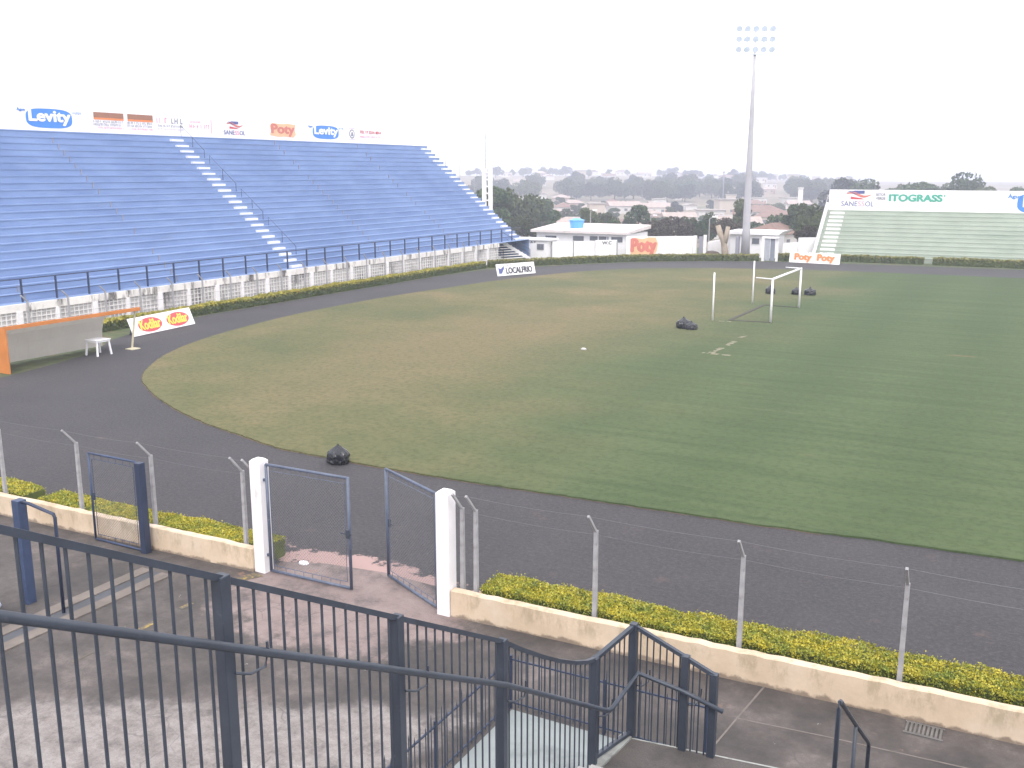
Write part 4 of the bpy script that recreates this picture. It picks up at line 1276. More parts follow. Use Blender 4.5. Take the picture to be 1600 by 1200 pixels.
# ------------------------------------------------------------------ toilet block, painted wall, gatehouse
def seg_wall(mb, a, b, h0, h1, th=.16, zb=-.1):
    a, b = Vector((a[0], a[1], 0)), Vector((b[0], b[1], 0))
    d = (b - a).normalized(); n = Vector((-d.y, d.x, 0)) * th
    vs = [a + ZA * zb, b + ZA * zb, b + n + ZA * zb, a + n + ZA * zb, a + ZA * h0, b + ZA * h1, b + n + ZA * h1, a + n + ZA * h0]
    mb.add(vs, [(3, 2, 1, 0), (4, 5, 6, 7), (0, 1, 5, 4), (1, 2, 6, 5), (2, 3, 7, 6), (3, 0, 4, 7)])
    return d, n

def toilet_block():
    root = empty('toilet_block', (-44, 97, 0), 'long low white toilet block with dark high windows behind a screen wall', 'building')
    m_ = MB(); m_.box(-49.2, -38.75, 97.0, 103, -.1, 2.22); m_.build('wall', M['white_clean'], root)
    m_ = MB()
    m_.add([(-49.7, 96.5, 2.23), (-38.5, 96.5, 2.23), (-38.5, 103.4, 2.55), (-49.7, 103.4, 2.55), (-49.7, 96.5, 2.48), (-38.5, 96.5, 2.48), (-38.5, 103.4, 2.95), (-49.7, 103.4, 2.95)],
           [(3, 2, 1, 0), (4, 5, 6, 7), (0, 1, 5, 4), (1, 2, 6, 5), (2, 3, 7, 6), (3, 0, 4, 7)])
    m_.build('roof', mat('pale_slab', (0.62, 0.56, 0.55), .8, .1, .8, stain=(0.4, 0.34, 0.32), stain_scale=.6), root)
    for a, b, z0, z1 in ((-48.1, -46.8, 1.4, 1.86), (-44.85, -43.6, 1.42, 1.92), (-42.9, -42.0, 1.5, 1.96), (-41.87, -41.0, 1.5, 1.96), (-40.45, -39.2, 1.4, 1.96)):
        m_ = MB(); m_.box(a - .06, b + .06, 96.955, 96.998, z0 - .05, z1 + .05); f = m_.build('window', M['white_paint'], root)
        m_ = MB(); m_.box(a, b, 96.94, 96.954, z0, z1); m_.build('pane', M['window_dark'], f)
    m_ = MB(); m_.box(-41.1, -40.78, 96.97, 97.0 - .002, 0, 1.95); m_.build('door', M['sign_grey'], root)
toilet_block()
def screen_wall():
    root = empty('screen_wall', (-42, 92.5, 0), 'plain white screen wall marked W.C in front of the toilet block', 'wall')
    m_ = MB(); seg_wall(m_, (-44.6, 91.4), (-42.9, 92.85), 1.6, 1.6); seg_wall(m_, (-42.88, 92.87), (-40.95, 94.5), 1.62, 1.62); seg_wall(m_, (-40.97, 94.1), (-39.25, 95.6), 1.75, 1.75)
    w_ = m_.build('panel', M['white_paint'], root)
    d = Vector((1.72, 1.5, 0)).normalized(); n = Vector((d.y, -d.x, 0))
    text_part('lettering', 'W.C', M['sign_black'], w_, (-40.97, 94.1, 0), d, (0, 0, 1), n, .7, 1.7, 1.30, 1.62, .004, bold=.03)
    m_ = MB()
    for x, y in ((-42.89, 92.86), (-44.62, 91.38), (-39.24, 95.61)): m_.box(x - .05, x + .05, y - .05, y + .05, -.05, 1.66)
    m_.build('post', M['post_concrete'], root)
screen_wall()
def painted_wall():
    a, b = Vector((-38.3, 95.75, 0)), Vector((-32.6, 99.9, 0))
    root = empty('painted_wall', (a.x, a.y, 0), 'white boundary wall with a big faded red and orange painted drink advert', 'wall')
    m_ = MB(); d, n = seg_wall(m_, a, b, 2.1, 2.1); w_ = m_.build('panel', M['white_paint'], root)
    nn = Vector((d.y, -d.x, 0)); O = tuple(a)
    def art(nm, mtl, pts, dd=.004, th=.01):
        q = MB(); q.prism(pts, O, d, (0, 0, 1), nn, dd, dd + th); return q.build(nm, mtl, w_)
    art('painted_shape', M['sign_peach'], [(.5, .05), (.42, .9), (.55, 1.75), (.9, 1.98), (1.7, 1.85), (2.4, 2.02), (3.1, 1.98), (3.35, 1.4), (3.25, .6), (2.9, .2), (2.3, .02), (1.8, .3), (1.1, .25), (.8, .02)])
    text_part('lettering', 'Poty', M['salmon'], w_, O, d, (0, 0, 1), nn, .55, 3.15, .15, 1.88, .018, bold=.08)
    q = MB(); q.box(b.x + .05, b.x + .35, b.y - .1, b.y + .25, -.1, 2.15); q.build('post', M['white_paint'], root)
painted_wall()
def side_gate():
    root = empty('side_gate', (-32.0, 100.6, 0), 'narrow grey metal side gate between two white posts at the end of the painted wall', 'gate')
    m_ = MB(); m_.box(-32.15, -31.75, 100.5, 100.56, 0.05, 2.05); m_.build('panel', M['sign_grey'], root)
    m_ = MB(); m_.box(-31.7, -31.42, 100.55, 100.8, -.05, 2.2); m_.build('post', M['white_paint'], root)
side_gate()
def back_wall():
    m_ = MB(); seg_wall(m_, (-31.35, 101.3), (-30.0, 104.0), 1.45, 1.75); seg_wall(m_, (-29.95, 103.0), (-28.4, 103.2), 2.35, 2.35)
    tag(m_.build('boundary_wall', M['white_paint']), 'stepped white boundary wall behind the pruned tree trunk', 'wall')
    m_ = MB(); seg_wall(m_, (-24.2, 103.4), (-22.8, 103.9), 1.45, 1.55); seg_wall(m_, (-22.78, 103.95), (-20.95, 104.6), 2.0, 2.05)
    tag(m_.build('boundary_wall', M['white_paint']), 'stepped white boundary wall between the gatehouse and the green stand', 'wall')
back_wall()
def gatehouse():
    root = empty('gatehouse', (-26.5, 102, 0), 'small flat roofed white gatehouse behind the foot of the floodlight mast', 'building')
    m_ = MB(); m_.box(-29.3, -24.6, 102, 105.5, -.1, 2.3); m_.build('wall', M['white_clean'], root)
    m_ = MB()
    m_.prism([(-29.6, 2.31), (-24.3, 2.31), (-23.8, 2.75), (-24.4, 2.62), (-29.6, 2.62)], (0, 101.6, 0), (1, 0, 0), (0, 0, 1), (0, 1, 0), 0, 4.4); m_.build('roof', M['white_clean'], root)
    m_ = MB(); m_.box(-27.1, -26.2, 101.95, 101.998, 1.3, 2.0); f = m_.build('window', M['white_paint'], root)
    m_ = MB(); m_.box(-27.02, -26.28, 101.93, 101.949, 1.36, 1.94); m_.build('pane', M['window_dark'], f)
    p = empty('entrance_gate', (-24.3, 98.4, 0), 'grey metal door in a white frame breaking the hedge beside the mast', 'gate')
    m_ = MB(); m_.box(-25.02, -24.76, 98.1, 98.36, -.05, 2.2); m_.build('post', M['white_paint'], p)
    m_ = MB(); m_.box(-23.72, -23.5, 98.4, 98.62, -.05, 2.2); m_.build('post', M['white_paint'], p)
    m_ = MB(); m_.box(-25.05, -23.45, 98.1, 98.65, 2.21, 2.36); m_.build('lintel', M['white_paint'], p)
    m_ = MB(); m_.box(-24.72, -24.25, 98.22, 98.27, .04, 2.18); d = m_.build('door', mat('grey_bars', (.36, .38, .42), .5, .1, 3), p)
    h_ = MB()
    for k in range(5): h_.box(-24.70, -24.27, 98.195, 98.219, .2 + k * .42, .24 + k * .42)
    h_.build('crossbar', M['galv'], d)
    m_ = MB(); m_.box(-24.22, -23.78, 98.3, 98.36, .04, 2.18); m_.build('door', mat('dark_door', (.2, .22, .26), .5, .1, 3), p)
gatehouse()
def water_tank():
    root = empty('water_tank', (-45.5, 99.3, 2.7), 'round blue plastic water tank standing on the toilet block roof', 'water tank')
    m_ = MB(); m_.tube([(-45.5, 99.3, 2.62), (-45.5, 99.3, 3.45)], .68, 20, r2=.82); m_.build('tank', M['tank_blue'], root, smooth=False)
    m_ = MB(); m_.tube([(-45.5, 99.3, 3.46), (-45.5, 99.3, 3.53), (-45.5, 99.3, 3.66)], .92, 20, r2=.35); m_.build('lid', M['tank_blue'], root)
water_tank()

# ------------------------------------------------------------------ floodlight mast
def floodlight():
    px_, py_ = -26.95, 99.3
    root = empty('floodlight_mast', (px_, py_, 0), 'tall tapering grey floodlight mast with three rows of lamps', 'floodlight')
    m_ = MB(); m_.tube([(px_, py_, -.1), (px_, py_, 3), (px_, py_, 9), (px_, py_, 15), (px_, py_, 19.9)], .48, 12, r2=.13); m_.build('mast', M['mast_concrete'], root, smooth=True)
    m_ = MB(); m_.box(px_ - .95, px_ - .62, py_ - .25, py_ + .1, 0, 2.3); m_.build('switch_box', M['sign_grey'], root)
    ax = Vector((math.cos(HEAD), math.sin(HEAD), 0)); c = Vector((px_, py_, 0))
    m_ = MB()
    m_.tube([(px_, py_, 19.8), (px_, py_, 22.1)], .1, 8)
    for z in (19.9, 20.85, 21.8): m_.beam(c + ZA * z - ax * 1.75, c + ZA * z + ax * 1.75, .07, .07)
    for s in (-1.1, 1.1): m_.beam(c + ZA * 19.9 + ax * s, c + ZA * 21.8 + ax * s, .06, .06)
    m_.beam(c + ZA * 19.6 - ax * .8, c + ZA * 19.6 + ax * .8, .5, .06)
    m_.build('lamp_frame', M['lamp_metal'], root)
    fwd = Vector((.35, -.85, -.45)).normalized()
    for z in (20.15, 21.1, 22.05):
        for k in range(5):
            p = c + ZA * z + ax * (-1.6 + .8 * k) + fwd * .12
            m_ = MB(); m_.tube([p - fwd * .22, p - fwd * .1, p + fwd * .14], .12, 12, r2=.30); L = m_.build('lamp', M['lamp_metal'], root)
            g = MB(); g.tube([p + fwd * .142, p + fwd * .16], .28, 12); g.build('lens', M['lamp_glass'], L)
floodlight()

def twin_mast():
    root = empty('concrete_mast', (-59.3, 104, 0), 'pale twin legged concrete mast rising behind the far edge of the blue stand', 'mast')
    for dx in (-.42, .42):
        m_ = MB(); m_.box(-59.3 + dx - .19, -59.3 + dx + .19, 103.8, 104.2, -1, 9.1 + (.5 if dx < 0 else 0)); m_.build('leg', M['white_paint'], root)
    for k in range(11):
        m_ = MB(); m_.box(-59.11 - .38, -59.11, 103.95, 104.05, .4 + k * .8, .56 + k * .8); m_.build('rung', M['white_paint'], root)
    m_ = MB(); m_.tube([(-59.5, 104, 9.0), (-59.5, 104, 13)], .07, 6); m_.build('pole', M['galv'], root)
twin_mast()

def pruned_trunk():
    root = empty('pruned_tree', (-29.2, 99.9, 0), 'pale pruned tree trunk forking into two bare stubs beside the floodlight mast', 'tree')
    m_ = MB(); m_.tube([(-29.15, 99.9, -.05), (-29.2, 99.9, .6), (-29.35, 99.9, 1.6), (-29.75, 99.9, 2.4), (-30.05, 99.9, 3.25)], .38, 10, r2=.26); m_.build('trunk', M['bark_pale'], root, smooth=True)
    m_ = MB(); m_.tube([(-29.35, 99.9, 1.3), (-29.1, 99.9, 2.2), (-28.98, 99.9, 3.15)], .3, 10, r2=.22); m_.build('limb', M['bark_pale'], root, smooth=True)
    m_ = MB(); m_.tube([(-30.9, 100.6, 0.0), (-30.9, 100.6, .4)], .55, 10, r2=.25)
    tag(crumpled((-30.9, 101.0, 0), .8, .5, .35, 44, 2, .3).build('earth_heap', M['bark']), 'dark heap of earth at the foot of the stepped white wall', 'earth heap')
pruned_trunk()

# ------------------------------------------------------------------ green stand
def green_stand():
    gx0, gx1, gy, n_ = -20.8, 26.0, 102.6, 12
    z1 = 4.72
    rs, tr = (z1 - .1) / n_, 5.4 / n_
    root = empty('green_stand', (gx0, gy, 0), 'pale green terraced stand with a white advert wall along its top', 'grandstand')
    prof = [(gy, 0), (gy, .1)]
    for i in range(n_):
        y, z = gy + i * tr, .1 + (i + 1) * rs
        prof += [(y + .035, z - rs + .001), (y + .035, z - .085), (y, z - .08), (y, z)]
    prof += [(gy + n_ * tr + .9, z1), (gy + n_ * tr + .9, 0)]
    k = len(prof)
    mb = MB()
    mb.add([(gx0, y, z) for y, z in prof] + [(gx1, y, z) for y, z in prof],
           [(i + 1, i, k + i, k + i + 1) for i in range(k - 1)] + [tuple(range(k)), tuple(range(2 * k - 1, k - 1, -1))])
    mb.build('terrace', M['green_paint'], root)
    s = MB()
    for i in range(1, n_):
        y, z = gy + i * tr, .1 + i * rs
        s.box(gx0 + .35, gx0 + 1.75, y - .26, y + .03, z + .004, z + rs * .5)
    s.build('stairway', M['white_paint'], root)
    side = MB()
    side.beam((gx0 - .1, gy - .3, .35), (gx0 - .1, gy + n_ * tr, z1 + .55), .22, .5)
    side.build('side_parapet', M['white_clean'], root)
    r_ = MB(); r_.tube([(gx0 - .1, gy - .2, .55), (gx0 - .1, gy - .2, 1.25), (gx0 - .1, gy + n_ * tr, z1 + 1.5)], .035, 6); r_.build('handrail', M['galv'], root)
    yw = gy + n_ * tr
    m_ = MB(); m_.box(gx0, gx1, yw, yw + .2, z1, 6.78); aw = m_.build('advert_wall', M['board_white'], root)
    O, A, B, N = (0, yw, 0), (1, 0, 0), (0, 0, 1), (0, -1, 0)
    def art(nm, mtl, pts, d=.004, th=.012):
        q = MB(); q.prism(pts, O, A, B, N, d, d + th); return q.build(nm, mtl, aw)
    def words(body, mtl, s0, s1, t0, t1, d=.022, **kk): return text_part('lettering', body, mtl, aw, O, A, B, N, s0, s1, t0, t1, d, **kk)
    sanessol(aw, art, words, -19.55, -16.35, 5.12, 6.7)
    words('SETOR', M['sign_grey'], -16.2, -15.25, 6.2, 6.45); words('VERDE', M['sign_grey'], -16.2, -15.25, 5.82, 6.08)
    words('ITOGRASS', M['sign_green'], -14.9, -9.95, 5.68, 6.35, bold=.09)
    art('painted_shape', M['sign_green'], ellipse(-9.75, 6.25, .09, .09, 10))
    words('Água', M['sign_blue'], -4.15, -2.95, 6.0, 6.55, bold=.02)
    art('painted_shape', M['sign_blue'], ellipse(-.3, 5.65, 3.0, 1.05, 36, 3.2)); words('Levity', M['board_white'], -2.75, 2.1, 4.95, 6.35, bold=.05)
green_stand()

# ------------------------------------------------------------------ advert boards standing on the track
def board(name_label, a, b, lean, draw, h=1.02):
    """free-standing 5 m panel leaning back on two props"""
    a, b = Vector((a[0], a[1], 0)), Vector((b[0], b[1], 0))
    d = (b - a).normalized(); n = Vector((d.y, -d.x, 0))          # n faces the field
    up = (ZA * math.cos(lean) - n * math.sin(lean)).normalized(); nn = d.cross(up)
    L = (b - a).length
    root = empty('advert_board', tuple(a), name_label, 'advert board')
    m_ = MB(); m_.prism([(0, .02), (L, .02), (L, h), (0, h)], a, d, up, nn, -.04, 0); p = m_.build('panel', M['board_white'], root)
    m_ = MB()
    for s in (.5, L - .5): m_.beam(a + d * s + up * h * .85 - nn * .06, a + d * s - n * (math.sin(lean) * h + .35), .05, .05)
    m_.build('prop', M['dark_metal'], root)
    m_ = MB()
    for q0, q1 in (((0, .03), (L, .03)), ((0, h - .01), (L, h - .01))): m_.beam(a + d * q0[0] + up * q0[1] - nn * .05, a + d * q1[0] + up * q1[1] - nn * .05, .03, .03)
    m_.build('frame', M['galv'], root)
    def art(nm, mtl, pts, dd=.004, th=.008):
        q = MB(); q.prism(pts, a, d, up, nn, dd, dd + th); return q.build(nm, mtl, p)
    def words(body, mtl, s0, s1, t0, t1, dd=.014, **k): return text_part('lettering', body, mtl, p, a, d, up, nn, s0, s1, t0, t1, dd, thick=.008, **k)
    draw(art, words, L, h)
def draw_oval(art, words, L, h):
    for c in (1.5, 3.75):
        art('painted_shape', M['red'], ellipse(c, .5, .93, .40, 32))
        words('Kodilar', M['yellow'], c - .82, c + .80, .26, .80, bold=.035, shear=.12)
board('white board with two red ovals and yellow lettering, leaning beside the dugout', (-42.4, 36.45), (-43.05, 41.42), R(22), draw_oval)
def draw_cold(art, words, L, h):
    words('GRUPO', M['sign_grey'], .95, 1.9, .80, .96, bold=.0)
    words('LOCALFRIO', M['sign_black'], 1.0, 3.9, .16, .68, bold=.06)
    art('painted_shape', M['sign_navy'], [(.2, .2), (.5, .2), (.82, .62), (.82, .86), (.45, .60), (.2, .72)])
    art('painted_shape', M['sign_pale'], [(.55, .2), (.85, .2), (.85, .48)])
board('white board with dark grey capitals and a purple emblem on the far track', (-40.6, 72.9), (-39.05, 76.85), R(16), draw_cold)
def draw_poty(art, words, L, h):
    for s in (.55, 2.75):
        words('Poty', M['sign_peach'], s - .04, s + 1.62, .10, .92, bold=.10)
        words('Poty', M['sign_orange'], s, s + 1.58, .14, .88, dd=.026, bold=.05)
board('white board with two orange painted drink names, before the hedge left of the green stand', (-22.25, 97.9), (-17.4, 97.3), R(10), draw_poty)

# ------------------------------------------------------------------ dugout and plastic table
def dugout():
    y0, y1 = 26.9, 33.5
    root = empty('dugout', (-40.2, 30, 0), 'orange and white team dugout with a curved back wall at the left edge', 'dugout')
    prof = [(-41.3, .08), (-41.22, .9), (-41.05, 1.4), (-40.7, 1.68), (-40.2, 1.8), (-39.3, 1.95)]
    m_ = MB()
    k = len(prof)
    def shell(pr, ya, yb, t):
        vs = [(x, ya, z) for x, z in pr] + [(x, yb, z) for x, z in pr] + [(x - t * .7, ya, z + t) for x, z in pr] + [(x - t * .7, yb, z + t) for x, z in pr]
        n_ = len(pr); fs = []
        for i in range(n_ - 1):
            fs += [(i, n_ + i, n_ + i + 1, i + 1), (2 * n_ + i, 2 * n_ + i + 1, 3 * n_ + i + 1, 3 * n_ + i)]
        fs += [tuple([i for i in range(n_)] + [2 * n_ + i for i in range(n_ - 1, -1, -1)]), tuple([n_ + i for i in range(n_ - 1, -1, -1)] + [3 * n_ + i for i in range(n_)])]
        fs += [(0, 2 * n_, 3 * n_, n_), (n_ - 1, 2 * n_ - 1, 4 * n_ - 1, 3 * n_ - 1)]
        return vs, fs
    m_.add(*shell(prof, y0 + .07, y1, .04)); m_.build('back_shell', M['fibre_roof'], root)
    m_ = MB(); m_.box(-39.36, -39.26, y0 + .07, y1 + .75, 1.9, 2.06)
    m_.add([(-39.36, y0 + .07, 2.062), (-39.36, y1 + .75, 2.062), (-39.75, y1 + .6, 1.98), (-39.75, y0 + .07, 1.98)], [(0, 1, 2, 3)])
    m_.build('roof_edge', M['orange'], root)
    m_ = MB(); m_.prism([(-39.22, 0), (-39.22, 2.06), (-40.3, 1.95), (-41.2, 1.6), (-41.45, 0)], (0, y0, 0), (1, 0, 0), (0, 0, 1), (0, 1, 0), 0, .07); m_.build('side_panel', M['orange'], root)
    m_ = MB(); m_.tube([(-39.55, y1 + .3, 0), (-39.4, y1 + .55, 1.95)], .05, 8); m_.box(-39.8, -39.3, y1 + .1, y1 + .6, 0.0, .04); m_.build('roof_post', M['cream_pole'], root)
dugout()
def plastic_table():
    cx, cy = -39.75, 32.0
    root = empty('plastic_table', (cx, cy, 0), 'white plastic garden table standing beside the dugout opening', 'table')
    m_ = MB(); m_.box(cx - .42, cx + .42, cy - .42, cy + .42, .72, .77); m_.box(cx - .39, cx + .39, cy - .39, cy + .39, .64, .719); m_.build('tabletop', M['plastic_white'], root, bevel=.015)
    for sx in (-1, 1):
        for sy in (-1, 1):
            m_ = MB(); m_.beam((cx + sx * .34, cy + sy * .34, .64), (cx + sx * .4, cy + sy * .4, 0), .07, .07); m_.build('leg', M['plastic_white'], root)
plastic_table()

# ------------------------------------------------------------------ trees
def crown_mesh(name, blobs, n, leaf, mtl, seed, parent):
    rng = random.Random(seed)
    mb = MB()
    W = [r_ ** 2 for *_, r_ in blobs]
    pts = []
    for _ in range(n):
        bx, by, bz, br = rng.choices(blobs, W)[0]
        d = Vector((rng.gauss(0, 1), rng.gauss(0, 1), rng.gauss(0, 1))).normalized()
        rr = br * (0.55 + 0.5 * rng.random() ** .6)
        p = Vector((bx, by, bz)) + Vector((d.x, d.y, d.z * .8)) * rr
        if p.z < .3: p.z = .3 + rng.random() * .4
        pts.append(p)
    leaf_quads(mb, pts, leaf, rng, .15)
    return mb.build(name, mtl, parent)

def tree_proto(kind, seed, n=4200):
    """kinds: round, wide, tall, bush; trunk and limbs taper, the crown is loose leaf clumps"""
    rng = random.Random(seed)
    root = empty('tree', (0, 0, 0))
    blobs = []
    if kind == 'round': H, Wd, nb, base = 6.5, 3.0, 13, .34
    elif kind == 'wide': H, Wd, nb, base = 6.0, 4.6, 16, .38
    elif kind == 'tall': H, Wd, nb, base = 8.5, 1.9, 12, .25
    else: H, Wd, nb, base = 3.2, 2.3, 9, .12
    for k in range(nb):
        u = rng.random()
        z = H * (base + (1 - base - .12) * u)
        lim = Wd * math.sqrt(max(.08, 1 - ((u - .35) / .75) ** 2))
        a = rng.uniform(0, 6.283); q = lim * math.sqrt(rng.random()) * .85
        blobs.append((q * math.cos(a), q * math.sin(a), z, rng.uniform(.24, .42) * Wd if kind != 'tall' else rng.uniform(.4, .62) * Wd))
    m_ = MB()
    m_.tube([(0, 0, -.5), (.08, 0, H * .2), (0, .1, H * .45), (0, 0, H * .8)], .03 * H + .06, 8, r2=.04)
    for (x, y, z, r_) in blobs[:6]:
        m_.tube([(0, 0, z * .45), (x * .55, y * .55, z * .75), (x, y, z)], .018 * H, 6, r2=.02)
    m_.build('trunk', M['bark'], root)
    mt = {0: 'leaf_dark', 1: 'leaf_olive', 2: 'leaf_brown', 3: 'leaf_far'}
    crown_mesh('crown', blobs, n, {'bush': .26, 'wide': .46}.get(kind, .40), M[mt[seed % 4]], seed, root)
    return root

protos = {}
for kind, seeds in (('round', (4, 5, 12)), ('wide', (8, 9, 11)), ('tall', (16, 13)), ('bush', (20, 21, 22))):
    protos[kind] = [tree_proto(kind, s_) for s_ in seeds]
used_proto = set()

def cam_xy(px_, depth):
    c, s = math.cos(HEAD), math.sin(HEAD)
    cx = (px_ - 800) / 1555 * depth
    return cx * c - depth * s, cx * s + depth * c

rt = random.Random(77)
KIND_WORD = {'round': 'rounded', 'wide': 'spreading', 'tall': 'tall narrow', 'bush': 'low bushy'}
def plant(kind, px_, depth, sc, label, group=None, sz=None, idx=None):
    lst = protos[kind]
    i = rt.randrange(len(lst)) if idx is None else idx
    o = lst[i]
    if (kind, i) in used_proto: o = copy_tree(o)
    used_proto.add((kind, i))
    x, y = cam_xy(px_, depth)
    o.location = (x, y, ground_h(x, y) - .05)
    o.rotation_euler = (0, 0, rt.uniform(0, 6.28))
    o.scale = (sc * rt.uniform(.9, 1.1), sc * rt.uniform(.9, 1.1), (sz or sc))
    tag(o, label, 'tree', group or 'trees beyond the stadium')
    return o

CROWN_H = {'round': 6.9, 'wide': 6.6, 'tall': 9.0, 'bush': 3.4}
def plant_to(kind, px_, depth, top, wide, label):
    """a tree as tall as the photo shows it (its tip at picture row `top`), `wide` times its usual spread"""
    x, y = cam_xy(px_, depth)
    tip = CAM_H + (268 - top) / 1555 * depth
    sz = (tip - ground_h(x, y)) / CROWN_H[kind]
    return plant(kind, px_, depth, sz * wide, label, sz=sz)
near = [  # kind, picture column, distance, picture row of the tip, spread, label
    ('wide', 797, 165, 284, .85, 'large hazy spreading tree touching the pale twin mast'),
    ('round', 765, 160, 282, .9, 'rounded tree just left of the twin mast behind the blue stand'),
    ('round', 842, 200, 300, .9, 'rounded hazy tree right of the large tree by the twin mast'),
    ('round', 814, 140, 331, 1.2, 'dark bush right of the far edge of the blue stand, over the booth'),
    ('round', 848, 170, 320, 1.0, 'rounded tree beyond the left end of the toilet block'),
    ('round', 918, 165, 313, .95, 'dark rounded tree standing just right of the blue water tank'),
    ('round', 945, 170, 321, .9, 'second dark rounded tree right of the blue water tank'),
    ('bush', 962, 150, 340, 1.2, 'low bush between the rounded trees behind the toilet block'),
    ('round', 995, 175, 312, .8, 'rounded tree standing over the right end of the toilet block roof'),
    ('bush', 905, 150, 341, 1.0, 'low bush right behind the blue water tank'),
    ('bush', 880, 150, 346, 1.1, 'low bush left of the blue water tank'),
    ('bush', 1018, 140, 342, 1.3, 'low bush over the big painted advert on the boundary wall'),
    ('bush', 1045, 145, 336, 1.2, 'dark bush behind the right part of the painted wall'),
    ('round', 1072, 150, 330, .95, 'dark rounded tree behind the narrow side gate'),
    ('wide', 1100, 150, 328, .7, 'dark spreading tree left of the pruned trunk'),
    ('tall', 1152, 160, 300, .95, 'tall narrow dark tree immediately left of the floodlight mast'),
    ('bush', 1128, 135, 338, 1.2, 'low bush directly behind the pruned trunk'),
    ('bush', 1192, 165, 330, 1.2, 'low bush right of the floodlight mast over the gatehouse'),
    ('wide', 1268, 122, 322, .75, 'big brownish spreading tree beside the top corner of the green stand'),
    ('round', 1243, 150, 310, .9, 'rounded tree left of the big brownish tree by the green stand'),
    ('round', 1262, 140, 306, .8, 'dark rounded tree behind the big brownish tree by the green stand'),
    ('bush', 1258, 116, 350, 1.2, 'brown green bush at the left foot of the green stand parapet'),
    ('wide', 1490, 250, 268, .95, 'large dark domed tree on the skyline above the green stand'),
    ('round', 1532, 235, 280, 1.0, 'rounded tree right of the large domed tree above the green stand'),
    ('round', 1420, 255, 277, 1.1, 'rounded tree on the skyline above the green lettering'),
    ('wide', 1350, 280, 278, 1.0, 'spreading tree on the skyline above the small grey lettering'),
    ('tall', 1377, 270, 276, .6, 'pointed tree on the skyline left of the green lettering'),
    ('wide', 1318, 300, 277, 1.0, 'spreading tree on the skyline above the red and blue wave emblem'),
    ('round', 1394, 275, 278, .7, 'slim rounded tree on the skyline beside the pointed tree'),
    ('round', 1452, 290, 277, 1.1, 'pale rounded tree left of the large domed tree above the green stand'),
    ('round', 1592, 260, 285, 1.0, 'rounded tree on the skyline at the right edge of the photo'),
]
for (k, p_, d_, t_, w_, lab) in near: plant_to(k, p_, d_, t_, w_, lab)
# wooded belt half way up the far slope: each tree its own object
SECT = [(762, 'left of the twin mast'), (800, 'right of the twin mast'), (845, 'above the ticket booth'), (880, 'left of the water tank'), (910, 'behind the water tank'),
        (950, 'right of the water tank'), (990, 'above the toilet block'), (1030, 'above the painted advert'), (1070, 'above the painted wall'), (1100, 'above the side gate'),
        (1135, 'over the pruned trunk'), (1170, 'left of the floodlight'), (1200, 'right of the floodlight'), (1228, 'above the gatehouse'), (1258, 'near the water tower'),
        (1300, 'left of the green stand'), (1365, 'over the wave emblem'), (1480, 'over the green lettering'), (9999, 'over the green stand')]
def sector(p_):
    return next(w_ for x, w_ in SECT if p_ < x)
def band(d_): return 'close by' if d_ < 260 else 'half way' if d_ < 430 else 'far off' if d_ < 570 else 'very far' if d_ < 760 else 'skyline'
for i in range(200):
    q = rt.random()
    d_ = rt.uniform(200, 430) if q < .42 else rt.uniform(480, 640) if q < .85 else rt.uniform(800, 980)
    p_ = rt.uniform(735, 1335)
    k = rt.choice(['round', 'wide', 'round', 'wide', 'bush'] if d_ < 450 else ['round', 'wide', 'wide'])
    s_ = (rt.uniform(.45, .85) if d_ < 450 else rt.uniform(1.1, 1.9) if d_ < 750 else rt.uniform(.8, 1.5))
    plant(k, p_, d_, s_, f'{KIND_WORD[k]} hazy tree {band(d_)} {sector(p_)}', 'hazy trees of the far town', sz=s_ * (.95 if d_ > 480 else .9))
for i in range(18):
    d_, p_ = rt.uniform(300, 420), rt.uniform(1300, 1610)
    k = rt.choice(['round', 'wide', 'bush'])
    s_ = rt.uniform(.8, 1.15)
    plant(k, p_, d_, s_, f'{KIND_WORD[k]} hazy tree {band(d_)} {sector(p_)}', 'hazy trees of the far town')
for kind in protos:
    for i, o in enumerate(protos[kind]):
        if (kind, i) not in used_proto:
            for ch in list(o.children): bpy.data.objects.remove(ch)
            bpy.data.objects.remove(o)

